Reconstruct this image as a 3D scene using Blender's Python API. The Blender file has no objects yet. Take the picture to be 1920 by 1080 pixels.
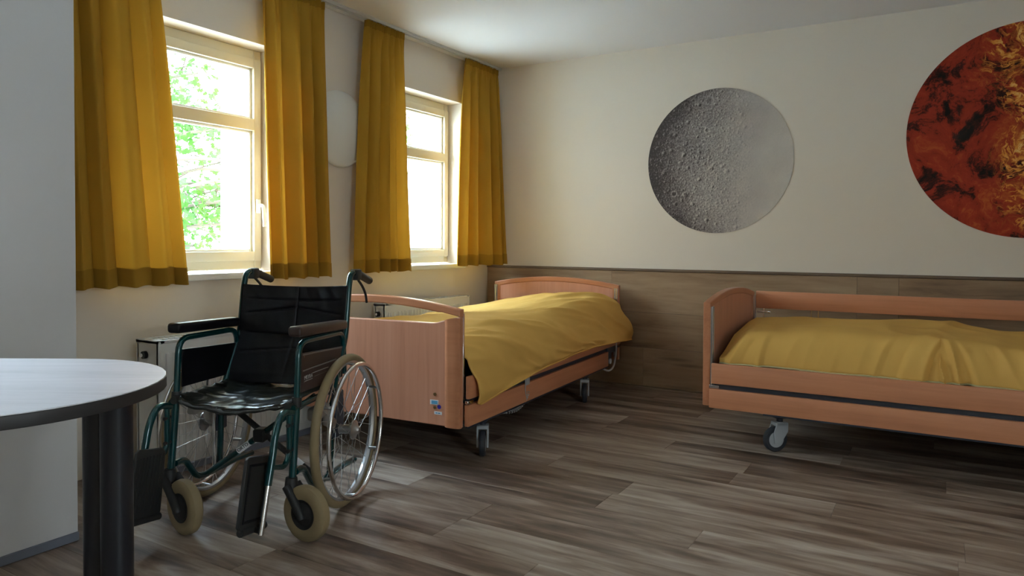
import bpy, bmesh, math, random
from mathutils import Vector, Matrix, noise
random.seed(7)
S = bpy.context.scene
COL = S.collection
R = math.radians

# ------------------------------------------------------------------ camera
camd = bpy.data.cameras.new('camera'); cam = bpy.data.objects.new('camera', camd); COL.objects.link(cam)
S.camera = cam
yaw, pitch, roll = R(30.9229), R(1.2286), R(.2742)
Fv = Vector((-math.sin(yaw)*math.cos(pitch), math.cos(yaw)*math.cos(pitch), -math.sin(pitch)))
Rv = Vector((math.cos(yaw), math.sin(yaw), 0)); Uv = Rv.cross(Fv)
R2 = Rv*math.cos(roll)+Uv*math.sin(roll); U2 = Uv*math.cos(roll)-Rv*math.sin(roll)
m = Matrix((R2, U2, -Fv)).transposed().to_4x4(); m.translation = Vector((3.2014, -4.9701, 1.0428))
cam.matrix_world = m
camd.sensor_width = 36; camd.lens = 36*1345.46/1920; camd.shift_y = -56.68/1920; camd.clip_start = .05

# ------------------------------------------------------------------ world, sun, daylight portals, exposure
w = bpy.data.worlds.new('sky'); S.world = w; w.use_nodes = True
nt = w.node_tree; bg = nt.nodes['Background']
tc = nt.nodes.new('ShaderNodeTexCoord'); sep = nt.nodes.new('ShaderNodeSeparateXYZ'); mr = nt.nodes.new('ShaderNodeMapRange')
cr = nt.nodes.new('ShaderNodeMix'); cr.data_type = 'RGBA'
nt.links.new(tc.outputs['Generated'], sep.inputs[0]); nt.links.new(sep.outputs['Z'], mr.inputs['Value'])
mr.inputs['From Min'].default_value = 0; mr.inputs['From Max'].default_value = .8
cr.inputs[6].default_value = (.92, .97, 1.0, 1); cr.inputs[7].default_value = (.54, .76, 1.0, 1)
nt.links.new(mr.outputs[0], cr.inputs[0]); nt.links.new(cr.outputs[2], bg.inputs['Color'])
ms_ = nt.nodes.new('ShaderNodeMapRange')   # overcast sky: brighter towards the zenith
ms_.inputs['From Min'].default_value = .05; ms_.inputs['From Max'].default_value = .75; ms_.inputs['To Min'].default_value = 9.0; ms_.inputs['To Max'].default_value = 25.0
nt.links.new(sep.outputs['Z'], ms_.inputs['Value']); nt.links.new(ms_.outputs[0], bg.inputs['Strength'])
sund = bpy.data.lights.new('sun', 'SUN'); sun = bpy.data.objects.new('sun', sund); COL.objects.link(sun)
sund.energy = 4; sund.angle = R(2.0); sund.color = (1, .90, .72)
sdir = Vector((.550, .835, -.19)).normalized()
sun.rotation_euler = sdir.to_track_quat('-Z', 'Y').to_euler()
def portal(loc, rot, sx, sy):
    l = bpy.data.lights.new('window_portal', 'AREA'); l.shape = 'RECTANGLE'; l.size = sx; l.size_y = sy
    l.cycles.is_portal = True
    o = bpy.data.objects.new('window_portal', l); COL.objects.link(o); o.location = loc; o.rotation_euler = rot
S.view_settings.view_transform = 'Standard'; S.view_settings.look = 'None'
S.view_settings.gamma = 1; S.view_settings.use_curve_mapping = False
S.view_settings.exposure = 0.80

# ------------------------------------------------------------------ helpers
def tag(o, label=None, cat=None, group=None, kind=None):
    if label: o['label'] = label
    if cat: o['category'] = cat
    if group: o['group'] = group
    if kind: o['kind'] = kind
    return o
def empty(name, loc=(0, 0, 0), rz=0):
    o = bpy.data.objects.new(name, None); COL.objects.link(o); o.location = loc; o.rotation_euler = (0, 0, rz)
    o.empty_display_size = .05
    return o
def link(name, me, mat=None, parent=None, loc=None, rot=None, smooth=True):
    o = bpy.data.objects.new(name, me); COL.objects.link(o)
    if mat and not me.materials: me.materials.append(mat)
    if parent: o.parent = parent
    if loc: o.location = loc
    if rot: o.rotation_euler = rot
    if smooth:
        for p in me.polygons: p.use_smooth = True
        try: me.set_sharp_from_angle(angle=R(38))
        except Exception: pass
    return o
def bmobj(name, bm, mat=None, parent=None, **k):
    me = bpy.data.meshes.new(name); bmesh.ops.recalc_face_normals(bm, faces=bm.faces); bm.to_mesh(me); bm.free()
    return link(name, me, mat, parent, **k)
def box(bm, x0, x1, y0, y1, z0, z1, bev=0, seg=1):
    r = bmesh.ops.create_cube(bm, size=1)
    for v in r['verts']:
        v.co = Vector(((x0+x1)/2+v.co.x*(x1-x0), (y0+y1)/2+v.co.y*(y1-y0), (z0+z1)/2+v.co.z*(z1-z0)))
    if bev:
        es = list({e for v in r['verts'] for e in v.link_edges})
        bmesh.ops.bevel(bm, geom=es, offset=bev, segments=seg, affect='EDGES', profile=.5)
def boxo(name, b, mat, parent=None, bev=.002, seg=1, **k):
    bm = bmesh.new(); box(bm, *b, bev=bev, seg=seg); return bmobj(name, bm, mat, parent, **k)
def lathe(bm, prof, n=32, M=None, close=False):
    """profile of (radius, height) about Z"""
    rings = []
    for r, h in prof:
        ring = [bm.verts.new((r*math.cos(2*math.pi*i/n), r*math.sin(2*math.pi*i/n), h)) for i in range(n)]
        rings.append(ring)
    pairs = list(zip(rings, rings[1:])) + ([(rings[-1], rings[0])] if close else [])
    for a, b in pairs:
        for i in range(n):
            bm.faces.new((a[i], a[(i+1) % n], b[(i+1) % n], b[i]))
    if not close:
        bm.faces.new(rings[0][::-1]); bm.faces.new(rings[-1])
    if M:
        for ring in rings:
            for v in ring: v.co = M @ v.co
def cyl(bm, a, b, r, n=14, r2=None):
    a, b = Vector(a), Vector(b); d = b-a
    M = Matrix.Translation(a) @ d.to_track_quat('Z', 'Y').to_matrix().to_4x4()
    lathe(bm, [(r, 0), (r2 or r, d.length)], n, M)
def torus(bm, Rr, r, n=64, k=10, M=None, sx=1.0):
    lathe(bm, [(Rr+r*math.cos(2*math.pi*j/k), sx*r*math.sin(2*math.pi*j/k)) for j in range(k)], n, M, close=True)
def fillet(pts, rad, n=5):
    pts = [Vector(p) for p in pts]; out = [pts[0]]
    for i in range(1, len(pts)-1):
        p = pts[i]; a = pts[i-1]-p; b = pts[i+1]-p
        d = min(rad, a.length*.48, b.length*.48)
        A = p+a.normalized()*d; B = p+b.normalized()*d
        for j in range(n+1):
            t = j/n; out.append(A*(1-t)**2+p*2*t*(1-t)+B*t*t)
    out.append(pts[-1]); return out
def tube(bm, pts, r, n=10, rad=.03, fn=5, sx=1, caps=True):
    pts = fillet(pts, rad, fn) if rad else [Vector(p) for p in pts]
    up = None; rings = []
    for i, p in enumerate(pts):
        t = (pts[min(i+1, len(pts)-1)]-pts[max(i-1, 0)]).normalized()
        if up is None:
            up = Vector((0, 0, 1)) if abs(t.z) < .9 else Vector((1, 0, 0))
        up = (up-t*up.dot(t)).normalized(); s = t.cross(up)
        rings.append([bm.verts.new(p+up*r*math.cos(2*math.pi*j/n)+s*r*sx*math.sin(2*math.pi*j/n)) for j in range(n)])
    for a, b in zip(rings, rings[1:]):
        for j in range(n): bm.faces.new((a[j], a[(j+1) % n], b[(j+1) % n], b[j]))
    if caps: bm.faces.new(rings[0][::-1]); bm.faces.new(rings[-1])
def tubeo(name, pts, r, mat, parent=None, **k):
    bm = bmesh.new(); tube(bm, pts, r, **k); return bmobj(name, bm, mat, parent)
def plate(name, loops, y0, y1, mat, parent=None, bev=.003, bseg=2):
    """closed 2D loops (x,z), even-odd holes, solid between y0 and y1 with bevelled rims"""
    cu = bpy.data.curves.new('tmp', 'CURVE'); cu.dimensions = '2D'; cu.fill_mode = 'BOTH'
    cu.extrude = abs(y1-y0)/2-bev; cu.bevel_depth = bev; cu.bevel_resolution = bseg; cu.offset = -bev
    for L in loops:
        sp = cu.splines.new('POLY'); sp.points.add(len(L)-1); sp.use_cyclic_u = True
        for i, (x, z) in enumerate(L): sp.points[i].co = (x, z, 0, 1)
    me = meshof(cu)
    for v in me.vertices: v.co = Vector((v.co.x, (y0+y1)/2-v.co.z, v.co.y))
    return link(name, me, mat, parent)
def meshof(cu):
    t = bpy.data.objects.new('tmp', cu); COL.objects.link(t)
    bpy.context.view_layer.update()
    me = bpy.data.meshes.new_from_object(t.evaluated_get(bpy.context.evaluated_depsgraph_get()))
    bpy.data.objects.remove(t); bpy.data.curves.remove(cu); me.materials.clear()
    return me
def text(name, s, size, mat, parent, M, ext=.0006):
    cu = bpy.data.curves.new('tmp', 'FONT'); cu.body = s; cu.size = size; cu.extrude = ext; cu.align_x = 'CENTER'; cu.align_y = 'CENTER'
    me = meshof(cu); me.transform(M)
    return link(name, me, mat, parent, smooth=False)
def copy_tree(o, parent=None):
    c = o.copy(); COL.objects.link(c)
    if parent: c.parent = parent
    for ch in o.children: copy_tree(ch, c)
    return c

# ------------------------------------------------------------------ materials
def mat(name, col, rough=.6, metal=0, spec=.5, bump=0, bscale=200, coat=0, var=0, vscale=8):
    m = bpy.data.materials.new(name); m.use_nodes = True; t = m.node_tree; b = t.nodes['Principled BSDF']
    b.inputs['Base Color'].default_value = (*col, 1); b.inputs['Roughness'].default_value = rough
    b.inputs['Metallic'].default_value = metal; b.inputs['Specular IOR Level'].default_value = spec
    b.inputs['Coat Weight'].default_value = coat
    if bump or var:
        co = t.nodes.new('ShaderNodeTexCoord')
    if bump:
        n = t.nodes.new('ShaderNodeTexNoise'); n.inputs['Scale'].default_value = bscale; n.inputs['Detail'].default_value = 4
        bp = t.nodes.new('ShaderNodeBump'); bp.inputs['Strength'].default_value = bump; bp.inputs['Distance'].default_value = .002
        t.links.new(co.outputs['Object'], n.inputs['Vector']); t.links.new(n.outputs['Fac'], bp.inputs['Height']); t.links.new(bp.outputs[0], b.inputs['Normal'])
    if var:
        n2 = t.nodes.new('ShaderNodeTexNoise'); n2.inputs['Scale'].default_value = vscale; n2.inputs['Detail'].default_value = 5
        mx = t.nodes.new('ShaderNodeMix'); mx.data_type = 'RGBA'
        mx.inputs[6].default_value = (*[c*(1-var) for c in col], 1); mx.inputs[7].default_value = (*[min(1, c*(1+var)) for c in col], 1)
        t.links.new(co.outputs['Object'], n2.inputs['Vector']); t.links.new(n2.outputs['Fac'], mx.inputs[0]); t.links.new(mx.outputs[2], b.inputs['Base Color'])
    return m
def ramp(t, stops):
    r = t.nodes.new('ShaderNodeValToRGB'); e = r.color_ramp.elements
    while len(e) < len(stops): e.new(.5)
    for i, (p, c) in enumerate(stops): e[i].position = p; e[i].color = (*c, 1)
    return r
def wood(name, stops, grain=(1, 14, 14), scale=3, rough=.45, bump=.1, rnd=True, spec=.5, rowvar=.35, knots=0):
    """grain runs along the axis with the smallest factor"""
    m = bpy.data.materials.new(name); m.use_nodes = True; t = m.node_tree; b = t.nodes['Principled BSDF']
    co = t.nodes.new('ShaderNodeTexCoord'); mp = t.nodes.new('ShaderNodeMapping'); mp.inputs['Scale'].default_value = grain
    t.links.new(co.outputs['Object'], mp.inputs['Vector'])
    vec = mp.outputs[0]
    if rnd:
        oi = t.nodes.new('ShaderNodeObjectInfo'); ad = t.nodes.new('ShaderNodeVectorMath'); ad.operation = 'ADD'
        ml = t.nodes.new('ShaderNodeVectorMath'); ml.operation = 'SCALE'; ml.inputs['Scale'].default_value = 57.3
        cb = t.nodes.new('ShaderNodeCombineXYZ')
        for i in range(3): t.links.new(oi.outputs['Random'], cb.inputs[i])
        t.links.new(cb.outputs[0], ml.inputs[0]); t.links.new(vec, ad.inputs[0]); t.links.new(ml.outputs[0], ad.inputs[1]); vec = ad.outputs[0]
    n1 = t.nodes.new('ShaderNodeTexNoise'); n1.inputs['Scale'].default_value = scale; n1.inputs['Detail'].default_value = 7; n1.inputs['Roughness'].default_value = .62; n1.inputs['Distortion'].default_value = .6
    n2 = t.nodes.new('ShaderNodeTexNoise'); n2.inputs['Scale'].default_value = scale*.35; n2.inputs['Detail'].default_value = 3
    t.links.new(vec, n1.inputs['Vector']); t.links.new(vec, n2.inputs['Vector'])
    mx = t.nodes.new('ShaderNodeMath'); mx.operation = 'MULTIPLY_ADD'; mx.inputs[1].default_value = .55
    t.links.new(n1.outputs['Fac'], mx.inputs[0])
    m2 = t.nodes.new('ShaderNodeMath'); m2.operation = 'MULTIPLY'; m2.inputs[1].default_value = .45
    t.links.new(n2.outputs['Fac'], m2.inputs[0]); t.links.new(m2.outputs[0], mx.inputs[2])
    fac = mx.outputs[0]
    if rnd and rowvar:
        a2 = t.nodes.new('ShaderNodeMath'); a2.operation = 'MULTIPLY_ADD'; a2.inputs[1].default_value = rowvar*.4; 
        s2 = t.nodes.new('ShaderNodeMath'); s2.operation = 'SUBTRACT'; s2.inputs[1].default_value = .5
        t.links.new(oi.outputs['Random'], s2.inputs[0]); t.links.new(s2.outputs[0], a2.inputs[0]); t.links.new(fac, a2.inputs[2]); fac = a2.outputs[0]
    r = ramp(t, stops); t.links.new(fac, r.inputs[0])
    out = r.outputs[0]
    if knots:
        v = t.nodes.new('ShaderNodeTexVoronoi'); v.inputs['Scale'].default_value = 1.3; mk = t.nodes.new('ShaderNodeMapping'); mk.inputs['Scale'].default_value = (1.1, 3.4, 3.4)
        t.links.new(vec, v.inputs['Vector']); 
        rk = ramp(t, [(0, (1, 1, 1)), (.09, (1, 1, 1)), (.22, (0, 0, 0))]); t.links.new(v.outputs['Distance'], rk.inputs[0])
        mk2 = t.nodes.new('ShaderNodeMix'); mk2.data_type = 'RGBA'; mk2.inputs[7].default_value = (*[c*.55 for c in stops[0][1]], 1)
        mm = t.nodes.new('ShaderNodeMath'); mm.operation = 'MULTIPLY'; mm.inputs[1].default_value = knots
        t.links.new(rk.outputs[0], mm.inputs[0]); t.links.new(mm.outputs[0], mk2.inputs[0]); t.links.new(out, mk2.inputs[6]); out = mk2.outputs[2]
    t.links.new(out, b.inputs['Base Color'])
    b.inputs['Roughness'].default_value = rough; b.inputs['Specular IOR Level'].default_value = spec
    if bump:
        bp = t.nodes.new('ShaderNodeBump'); bp.inputs['Strength'].default_value = bump; bp.inputs['Distance'].default_value = .001
        t.links.new(n1.outputs['Fac'], bp.inputs['Height']); t.links.new(bp.outputs[0], b.inputs['Normal'])
    return m
def cloth(name, col, transl=.0, var=.12, wave=900):
    m = bpy.data.materials.new(name); m.use_nodes = True; t = m.node_tree; b = t.nodes['Principled BSDF']
    co = t.nodes.new('ShaderNodeTexCoord'); n = t.nodes.new('ShaderNodeTexNoise'); n.inputs['Scale'].default_value = 6; n.inputs['Detail'].default_value = 6
    mx = t.nodes.new('ShaderNodeMix'); mx.data_type = 'RGBA'
    mx.inputs[6].default_value = (*[c*(1-var) for c in col], 1); mx.inputs[7].default_value = (*[min(1, c*(1+var)) for c in col], 1)
    t.links.new(co.outputs['Object'], n.inputs['Vector']); t.links.new(n.outputs['Fac'], mx.inputs[0]); t.links.new(mx.outputs[2], b.inputs['Base Color'])
    b.inputs['Roughness'].default_value = .9; b.inputs['Specular IOR Level'].default_value = .08
    b.inputs['Sheen Weight'].default_value = 0
    n3 = t.nodes.new('ShaderNodeTexNoise'); n3.inputs['Scale'].default_value = wave
    bp = t.nodes.new('ShaderNodeBump'); bp.inputs['Strength'].default_value = .25; bp.inputs['Distance'].default_value = .001
    t.links.new(co.outputs['Object'], n3.inputs['Vector']); t.links.new(n3.outputs['Fac'], bp.inputs['Height']); t.links.new(bp.outputs[0], b.inputs['Normal'])
    if transl:
        tr = t.nodes.new('ShaderNodeBsdfTranslucent'); ms = t.nodes.new('ShaderNodeMixShader'); ms.inputs[0].default_value = transl
        tr.inputs[0].default_value = (min(1, col[0]*1.25), col[1], col[2]*.6, 1)
        o = t.nodes['Material Output']
        t.links.new(b.outputs[0], ms.inputs[1]); t.links.new(tr.outputs[0], ms.inputs[2]); t.links.new(ms.outputs[0], o.inputs[0])
    return m

M_wall = mat('wall_paint', (.78, .695, .59), .75, spec=.25, bump=.15, bscale=90)
M_ceil = mat('ceiling_paint', (.80, .765, .735), .85, spec=.1, bump=.1, bscale=60)
M_pier = mat('pier_paint', (.62, .60, .59), .7, spec=.25, bump=.15, bscale=90)
M_render = mat('cream_facade_render', (.82, .74, .55), .85, bump=.3, bscale=40)
M_frame = mat('cream_window_paint', (.70, .64, .48), .4, bump=.05, bscale=30)
M_sill = mat('sill_white', (.80, .80, .78), .35)
M_white = mat('white_plastic', (.82, .82, .82), .35)
M_rad = mat('radiator_enamel', (.72, .70, .66), .4)
M_black = mat('black_rubber', (.018, .018, .018), .55)
M_blackvinyl = mat('black_vinyl', (.006, .006, .008), .36, spec=.22, bump=.2, bscale=300)
M_brownvinyl = mat('dark_brown_vinyl', (.035, .018, .014), .38, bump=.2, bscale=300)
M_seat = mat('seat_vinyl', (.015, .017, .015), .26, bump=.2, bscale=120)
M_green = mat('green_lacquer', (.0, .052, .055), .22, metal=.35, coat=.6)
M_chrome = mat('chrome', (.75, .75, .76), .16, metal=1)
M_steel = mat('dull_steel', (.42, .42, .42), .38, metal=1)
M_cast = mat('cast_aluminium', (.40, .38, .35), .5, metal=.7, bump=.2, bscale=80)
M_tyre = mat('beige_tyre_rubber', (.27, .20, .105), .7, bump=.2, bscale=150, var=.15)
M_rim = mat('silver_rim', (.55, .56, .58), .3, metal=.9)
M_darkmetal = mat('dark_frame_paint', (.03, .035, .05), .45)
M_greymetal = mat('grey_caster_plastic', (.42, .44, .46), .45)
M_wheelblue = mat('dark_caster_tyre', (.03, .035, .045), .5)
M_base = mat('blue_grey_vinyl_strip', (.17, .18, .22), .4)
M_tabedge = mat('black_table_edge', (.025, .023, .024), .5)
M_leg = mat('black_powder_coat', (.010, .011, .016), .28)
M_matt = mat('dark_mattress_cover', (.015, .015, .018), .7)
M_opal = mat('opal_glass', (.74, .72, .66), .3)
M_label = mat('label_white', (.85, .85, .87), .5)
M_blue = mat('label_blue', (.12, .38, .60), .5)
M_navy = mat('label_navy', (.03, .02, .35), .5)
M_brass = mat('brass_screw', (.35, .22, .10), .4, metal=.8)
M_rail = mat('rail_plastic', (.62, .60, .56), .4)
M_cable = mat('grey_cable', (.45, .45, .46), .45)
M_curtain = cloth('mustard_curtain', (.45, .25, .032), .12)
M_hem = cloth('mustard_hem', (.35, .19, .024), .05)
M_duvet = cloth('yellow_bedding', (.74, .44, .120), 0, .06, 700)
M_duvetedge = cloth('bedding_piping', (.62, .55, .30), 0)
M_bark = mat('bark', (.10, .075, .05), .9, bump=.6, bscale=30)
M_leaf = bpy.data.materials.new('leaf'); M_leaf.use_nodes = True
t = M_leaf.node_tree; b = t.nodes['Principled BSDF']; b.inputs['Base Color'].default_value = (.035, .09, .014, 1); b.inputs['Roughness'].default_value = .6
tr = t.nodes.new('ShaderNodeBsdfTranslucent'); tr.inputs[0].default_value = (.085, .22, .03, 1)
ms = t.nodes.new('ShaderNodeMixShader'); ms.inputs[0].default_value = .5
t.links.new(b.outputs[0], ms.inputs[1]); t.links.new(tr.outputs[0], ms.inputs[2]); t.links.new(ms.outputs[0], t.nodes['Material Output'].inputs[0])
M_glass = bpy.data.materials.new('window_glass'); M_glass.use_nodes = True
t = M_glass.node_tree; t.nodes.remove(t.nodes['Principled BSDF'])
tp = t.nodes.new('ShaderNodeBsdfTransparent'); tp.inputs[0].default_value = (.94, .96, .95, 1)
gl = t.nodes.new('ShaderNodeBsdfGlossy'); gl.inputs['Roughness'].default_value = .02
lw = t.nodes.new('ShaderNodeLayerWeight'); lw.inputs[0].default_value = .5
pw = t.nodes.new('ShaderNodeMath'); pw.operation = 'POWER'; pw.inputs[1].default_value = 5; t.links.new(lw.outputs['Facing'], pw.inputs[0])
fr = t.nodes.new('ShaderNodeMath'); fr.operation = 'MULTIPLY_ADD'; fr.inputs[1].default_value = .9; fr.inputs[2].default_value = .03; t.links.new(pw.outputs[0], fr.inputs[0])
ms = t.nodes.new('ShaderNodeMixShader')
t.links.new(fr.outputs[0], ms.inputs[0]); t.links.new(tp.outputs[0], ms.inputs[1]); t.links.new(gl.outputs[0], ms.inputs[2]); t.links.new(ms.outputs[0], t.nodes['Material Output'].inputs[0])
M_ground = mat('pale_paving', (.62, .61, .58), .9)

M_floor = wood('vinyl_plank', [(.34, (.070, .042, .028)), (.42, (.150, .098, .070)), (.50, (.250, .180, .135)), (.58, (.365, .288, .230)), (.70, (.51, .435, .37))],
               grain=(1.1, 9, 9), scale=2.4, rough=.42, bump=.12, rowvar=.30, knots=.5, spec=.5)
M_wains = wood('oak_laminate', [(.30, (.17, .100, .055)), (.43, (.30, .190, .105)), (.55, (.38, .255, .150)), (.72, (.46, .33, .20))],
               grain=(1.0, 8, 9), scale=2.0, rough=.5, bump=.1, rowvar=.25, knots=.6)
M_wtrim = wood('oak_trim', [(.3, (.13, .085, .055)), (.7, (.26, .19, .13))], grain=(1, 12, 12), scale=3, rough=.5, bump=.05)
BE = [(.25, (.48, .185, .085)), (.5, (.60, .245, .120)), (.75, (.67, .295, .150))]
M_beechV = wood('beech_upright_grain', [(.25, (.50, .215, .125)), (.5, (.62, .285, .175)), (.75, (.69, .34, .22))], grain=(22, 22, .9), scale=2.2, rough=.38, bump=.03, rowvar=.1)
M_beechU = wood('beech_edge', [(p, tuple(c*.9 for c in q)) for p, q in BE], grain=(1, 22, 22), scale=2.2, rough=.33, bump=.03, rowvar=.1)
M_beechL = wood('beech_long_grain', BE, grain=(22, .9, 22), scale=2.2, rough=.38, bump=.03, rowvar=.1)
M_tabtop = wood('pale_grey_oak_top', [(.25, (.50, .485, .52)), (.5, (.66, .65, .70)), (.75, (.78, .77, .82))], grain=(1.0, 9, 9), scale=1.6, rough=.27, bump=.05, rnd=False)

# ------------------------------------------------------------------ room shell
HC = 2.4495; XR = 5.7; YF = -6.6; WT = .47
WIN = [(-3.09, -2.188), (-1.29, -.388)]       # reveals in the window wall (y from, to)
ZS, ZH = .845, 2.115
bm = bmesh.new()
ys = [.3] + [v for a, b_ in reversed(WIN) for v in (b_, a)] + [-3.85]
for i in range(0, len(ys), 2): box(bm, -WT, 0, ys[i+1], ys[i], -.6, 2.9)
for a, b_ in WIN:
    box(bm, -WT, 0, a, b_, -.6, ZS); box(bm, -WT, 0, a, b_, ZH, 2.9)
bmesh.ops.remove_doubles(bm, verts=bm.verts, dist=1e-5)
wl = bmobj('wall_left', bm, M_wall, smooth=False); tag(wl, kind='structure')
# facade skin and outer reveals in cream render
bm = bmesh.new()
for a, b_ in WIN:
    box(bm, -WT-.005, -.19, b_-.012, b_+.001, ZS-.02, ZH+.01); box(bm, -WT-.005, -.19, a-.001, a+.012, ZS-.02, ZH+.01)
    box(bm, -WT-.005, -.19, a, b_, ZH-.012, ZH+.001)
tag(bmobj('trim_1', bm, M_render, smooth=False), kind='structure')
# the pier is the thicker part of the window wall; an unseen window beside the table is added for fill, deep to stop the sun
FILL_PIER_WIN = (-5.10, -4.08); PX0 = -.19
bm = bmesh.new(); box(bm, PX0, .633, FILL_PIER_WIN[1], -3.618, -.6, HC+.1); box(bm, PX0, .633, YF-.3, FILL_PIER_WIN[0], -.6, HC+.1)
box(bm, PX0, .633, *FILL_PIER_WIN, -.6, .85); box(bm, PX0, .633, *FILL_PIER_WIN, 2.12, HC+.1)
pier = bmobj('wall_pier', bm, M_pier, smooth=False); tag(pier, kind='structure')
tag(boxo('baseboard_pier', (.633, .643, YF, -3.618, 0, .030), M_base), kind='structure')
bm = bmesh.new(); box(bm, -.47, XR+.3, 0, .3, -.6, 2.9); tag(bmobj('wall_back', bm, M_wall, smooth=False), kind='structure')
# wall on the right with an unseen window added to light the pier, plain wall behind the camera
FILL_WIN = [(-5.6, -4.65)]; fz0, fz1 = .88, 2.11
bm = bmesh.new(); yy_ = [YF-.3, -5.6, -4.65, .3]
for i in range(0, 4, 2): box(bm, XR, XR+.3, yy_[i], yy_[i+1], -.6, 2.9)
for a, b_ in FILL_WIN: box(bm, XR, XR+.3, a, b_, -.6, fz0); box(bm, XR, XR+.3, a, b_, fz1, 2.9)
tag(bmobj('wall_right', bm, M_wall, smooth=False), kind='structure')
bm = bmesh.new(); box(bm, PX0, XR+.3, YF-.3, YF, -.6, 2.9); tag(bmobj('wall_front', bm, M_wall, smooth=False), kind='structure')
bm = bmesh.new(); box(bm, -WT, XR+.3, YF-.3, .3, HC, HC+.2); tag(bmobj('ceiling', bm, M_ceil, smooth=False), kind='structure')
for a, b_ in WIN: portal((-.46, (a+b_)/2, (ZS+ZH)/2), (0, R(-90), 0), ZH-ZS, b_-a)
for a, b_ in FILL_WIN: portal((XR+.28, (a+b_)/2, (fz0+fz1)/2), (0, R(90), 0), fz1-fz0, b_-a)
portal((PX0+.01, sum(FILL_PIER_WIN)/2, 1.485), (0, R(-90), 0), 1.27, FILL_PIER_WIN[1]-FILL_PIER_WIN[0])

# floor: sub-floor plus each vinyl plank
bm = bmesh.new(); box(bm, -WT, XR+.3, YF-.3, .3, -.2, -.004)
floor = bmobj('floor', bm, mat('subfloor_dark', (.03, .022, .018), .8), smooth=False); tag(floor, kind='structure')
PL, PW = 1.22, .184
bmk = bmesh.new(); box(bmk, -PL/2+.0004, PL/2-.0004, -PW/2+.0004, PW/2-.0004, -.004, 0, bev=.0007)
pm = bpy.data.meshes.new('plank'); bmk.to_mesh(pm); bmk.free(); pm.materials.append(M_floor)
row = 0; y = -PW/2
while y > YF-.05:
    off = (row*.437+.21*(row % 3)) % 1
    x = -off*PL+PL/2-.1
    while x-PL/2 < XR:
        # keep those that the room holds
        if x+PL/2 > -.02 and not (x+PL/2 < .6 and y < -3.75):
            o = bpy.data.objects.new('plank', pm); COL.objects.link(o); o.parent = floor; o.location = (x, y, 0)
        x += PL
    y -= PW; row += 1

# wainscot on the back wall: boards of laminate under a ledge
HWn = .857
bm = bmesh.new(); box(bm, 0, XR, -.012, 0, 0, HWn-.012)
wn = bmobj('trim_2', bm, mat('wainscot_core', (.05, .035, .025), .8), smooth=False); tag(wn, kind='structure')
rows = [(.008, .283), (.285, .538), (.540, .838)]
starts = [[0, 1.35, 2.71, 4.05, 5.2], [0, .62, 1.98, 3.3, 4.65], [0, 1.1, 2.75, 2.98, 4.4]]
for (z0, z1), st in zip(rows, starts):
    st = st+[XR]
    for a, b_ in zip(st, st[1:]):
        bm = bmesh.new(); L = b_-a-.0016
        box(bm, -L/2, L/2, -.008, 0, -(z1-z0)/2, (z1-z0)/2, bev=.0008)
        bmobj('panel', bm, M_wains, wn, loc=((a+b_)/2, -.012, (z0+z1)/2), smooth=False)
boxo('ledge', (0, XR, -.030, 0, HWn-.018, HWn), M_wtrim, wn, bev=.003)
tag(boxo('baseboard_back', (0, XR, -.027, 0, 0, .008), M_wtrim), kind='structure')

# curtain rail on the ceiling
bm = bmesh.new()
for dx in (.082, .112): box(bm, dx, dx+.007, -3.60, -.004, HC-.017, HC-.0005)
box(bm, .078, .123, -3.60, -.004, HC-.008, HC-.0005)
rail = bmobj('curtain_rail', bm, M_rail, smooth=False); tag(rail, 'slim white curtain rail fixed to the ceiling above both windows', 'curtain rail')

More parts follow.
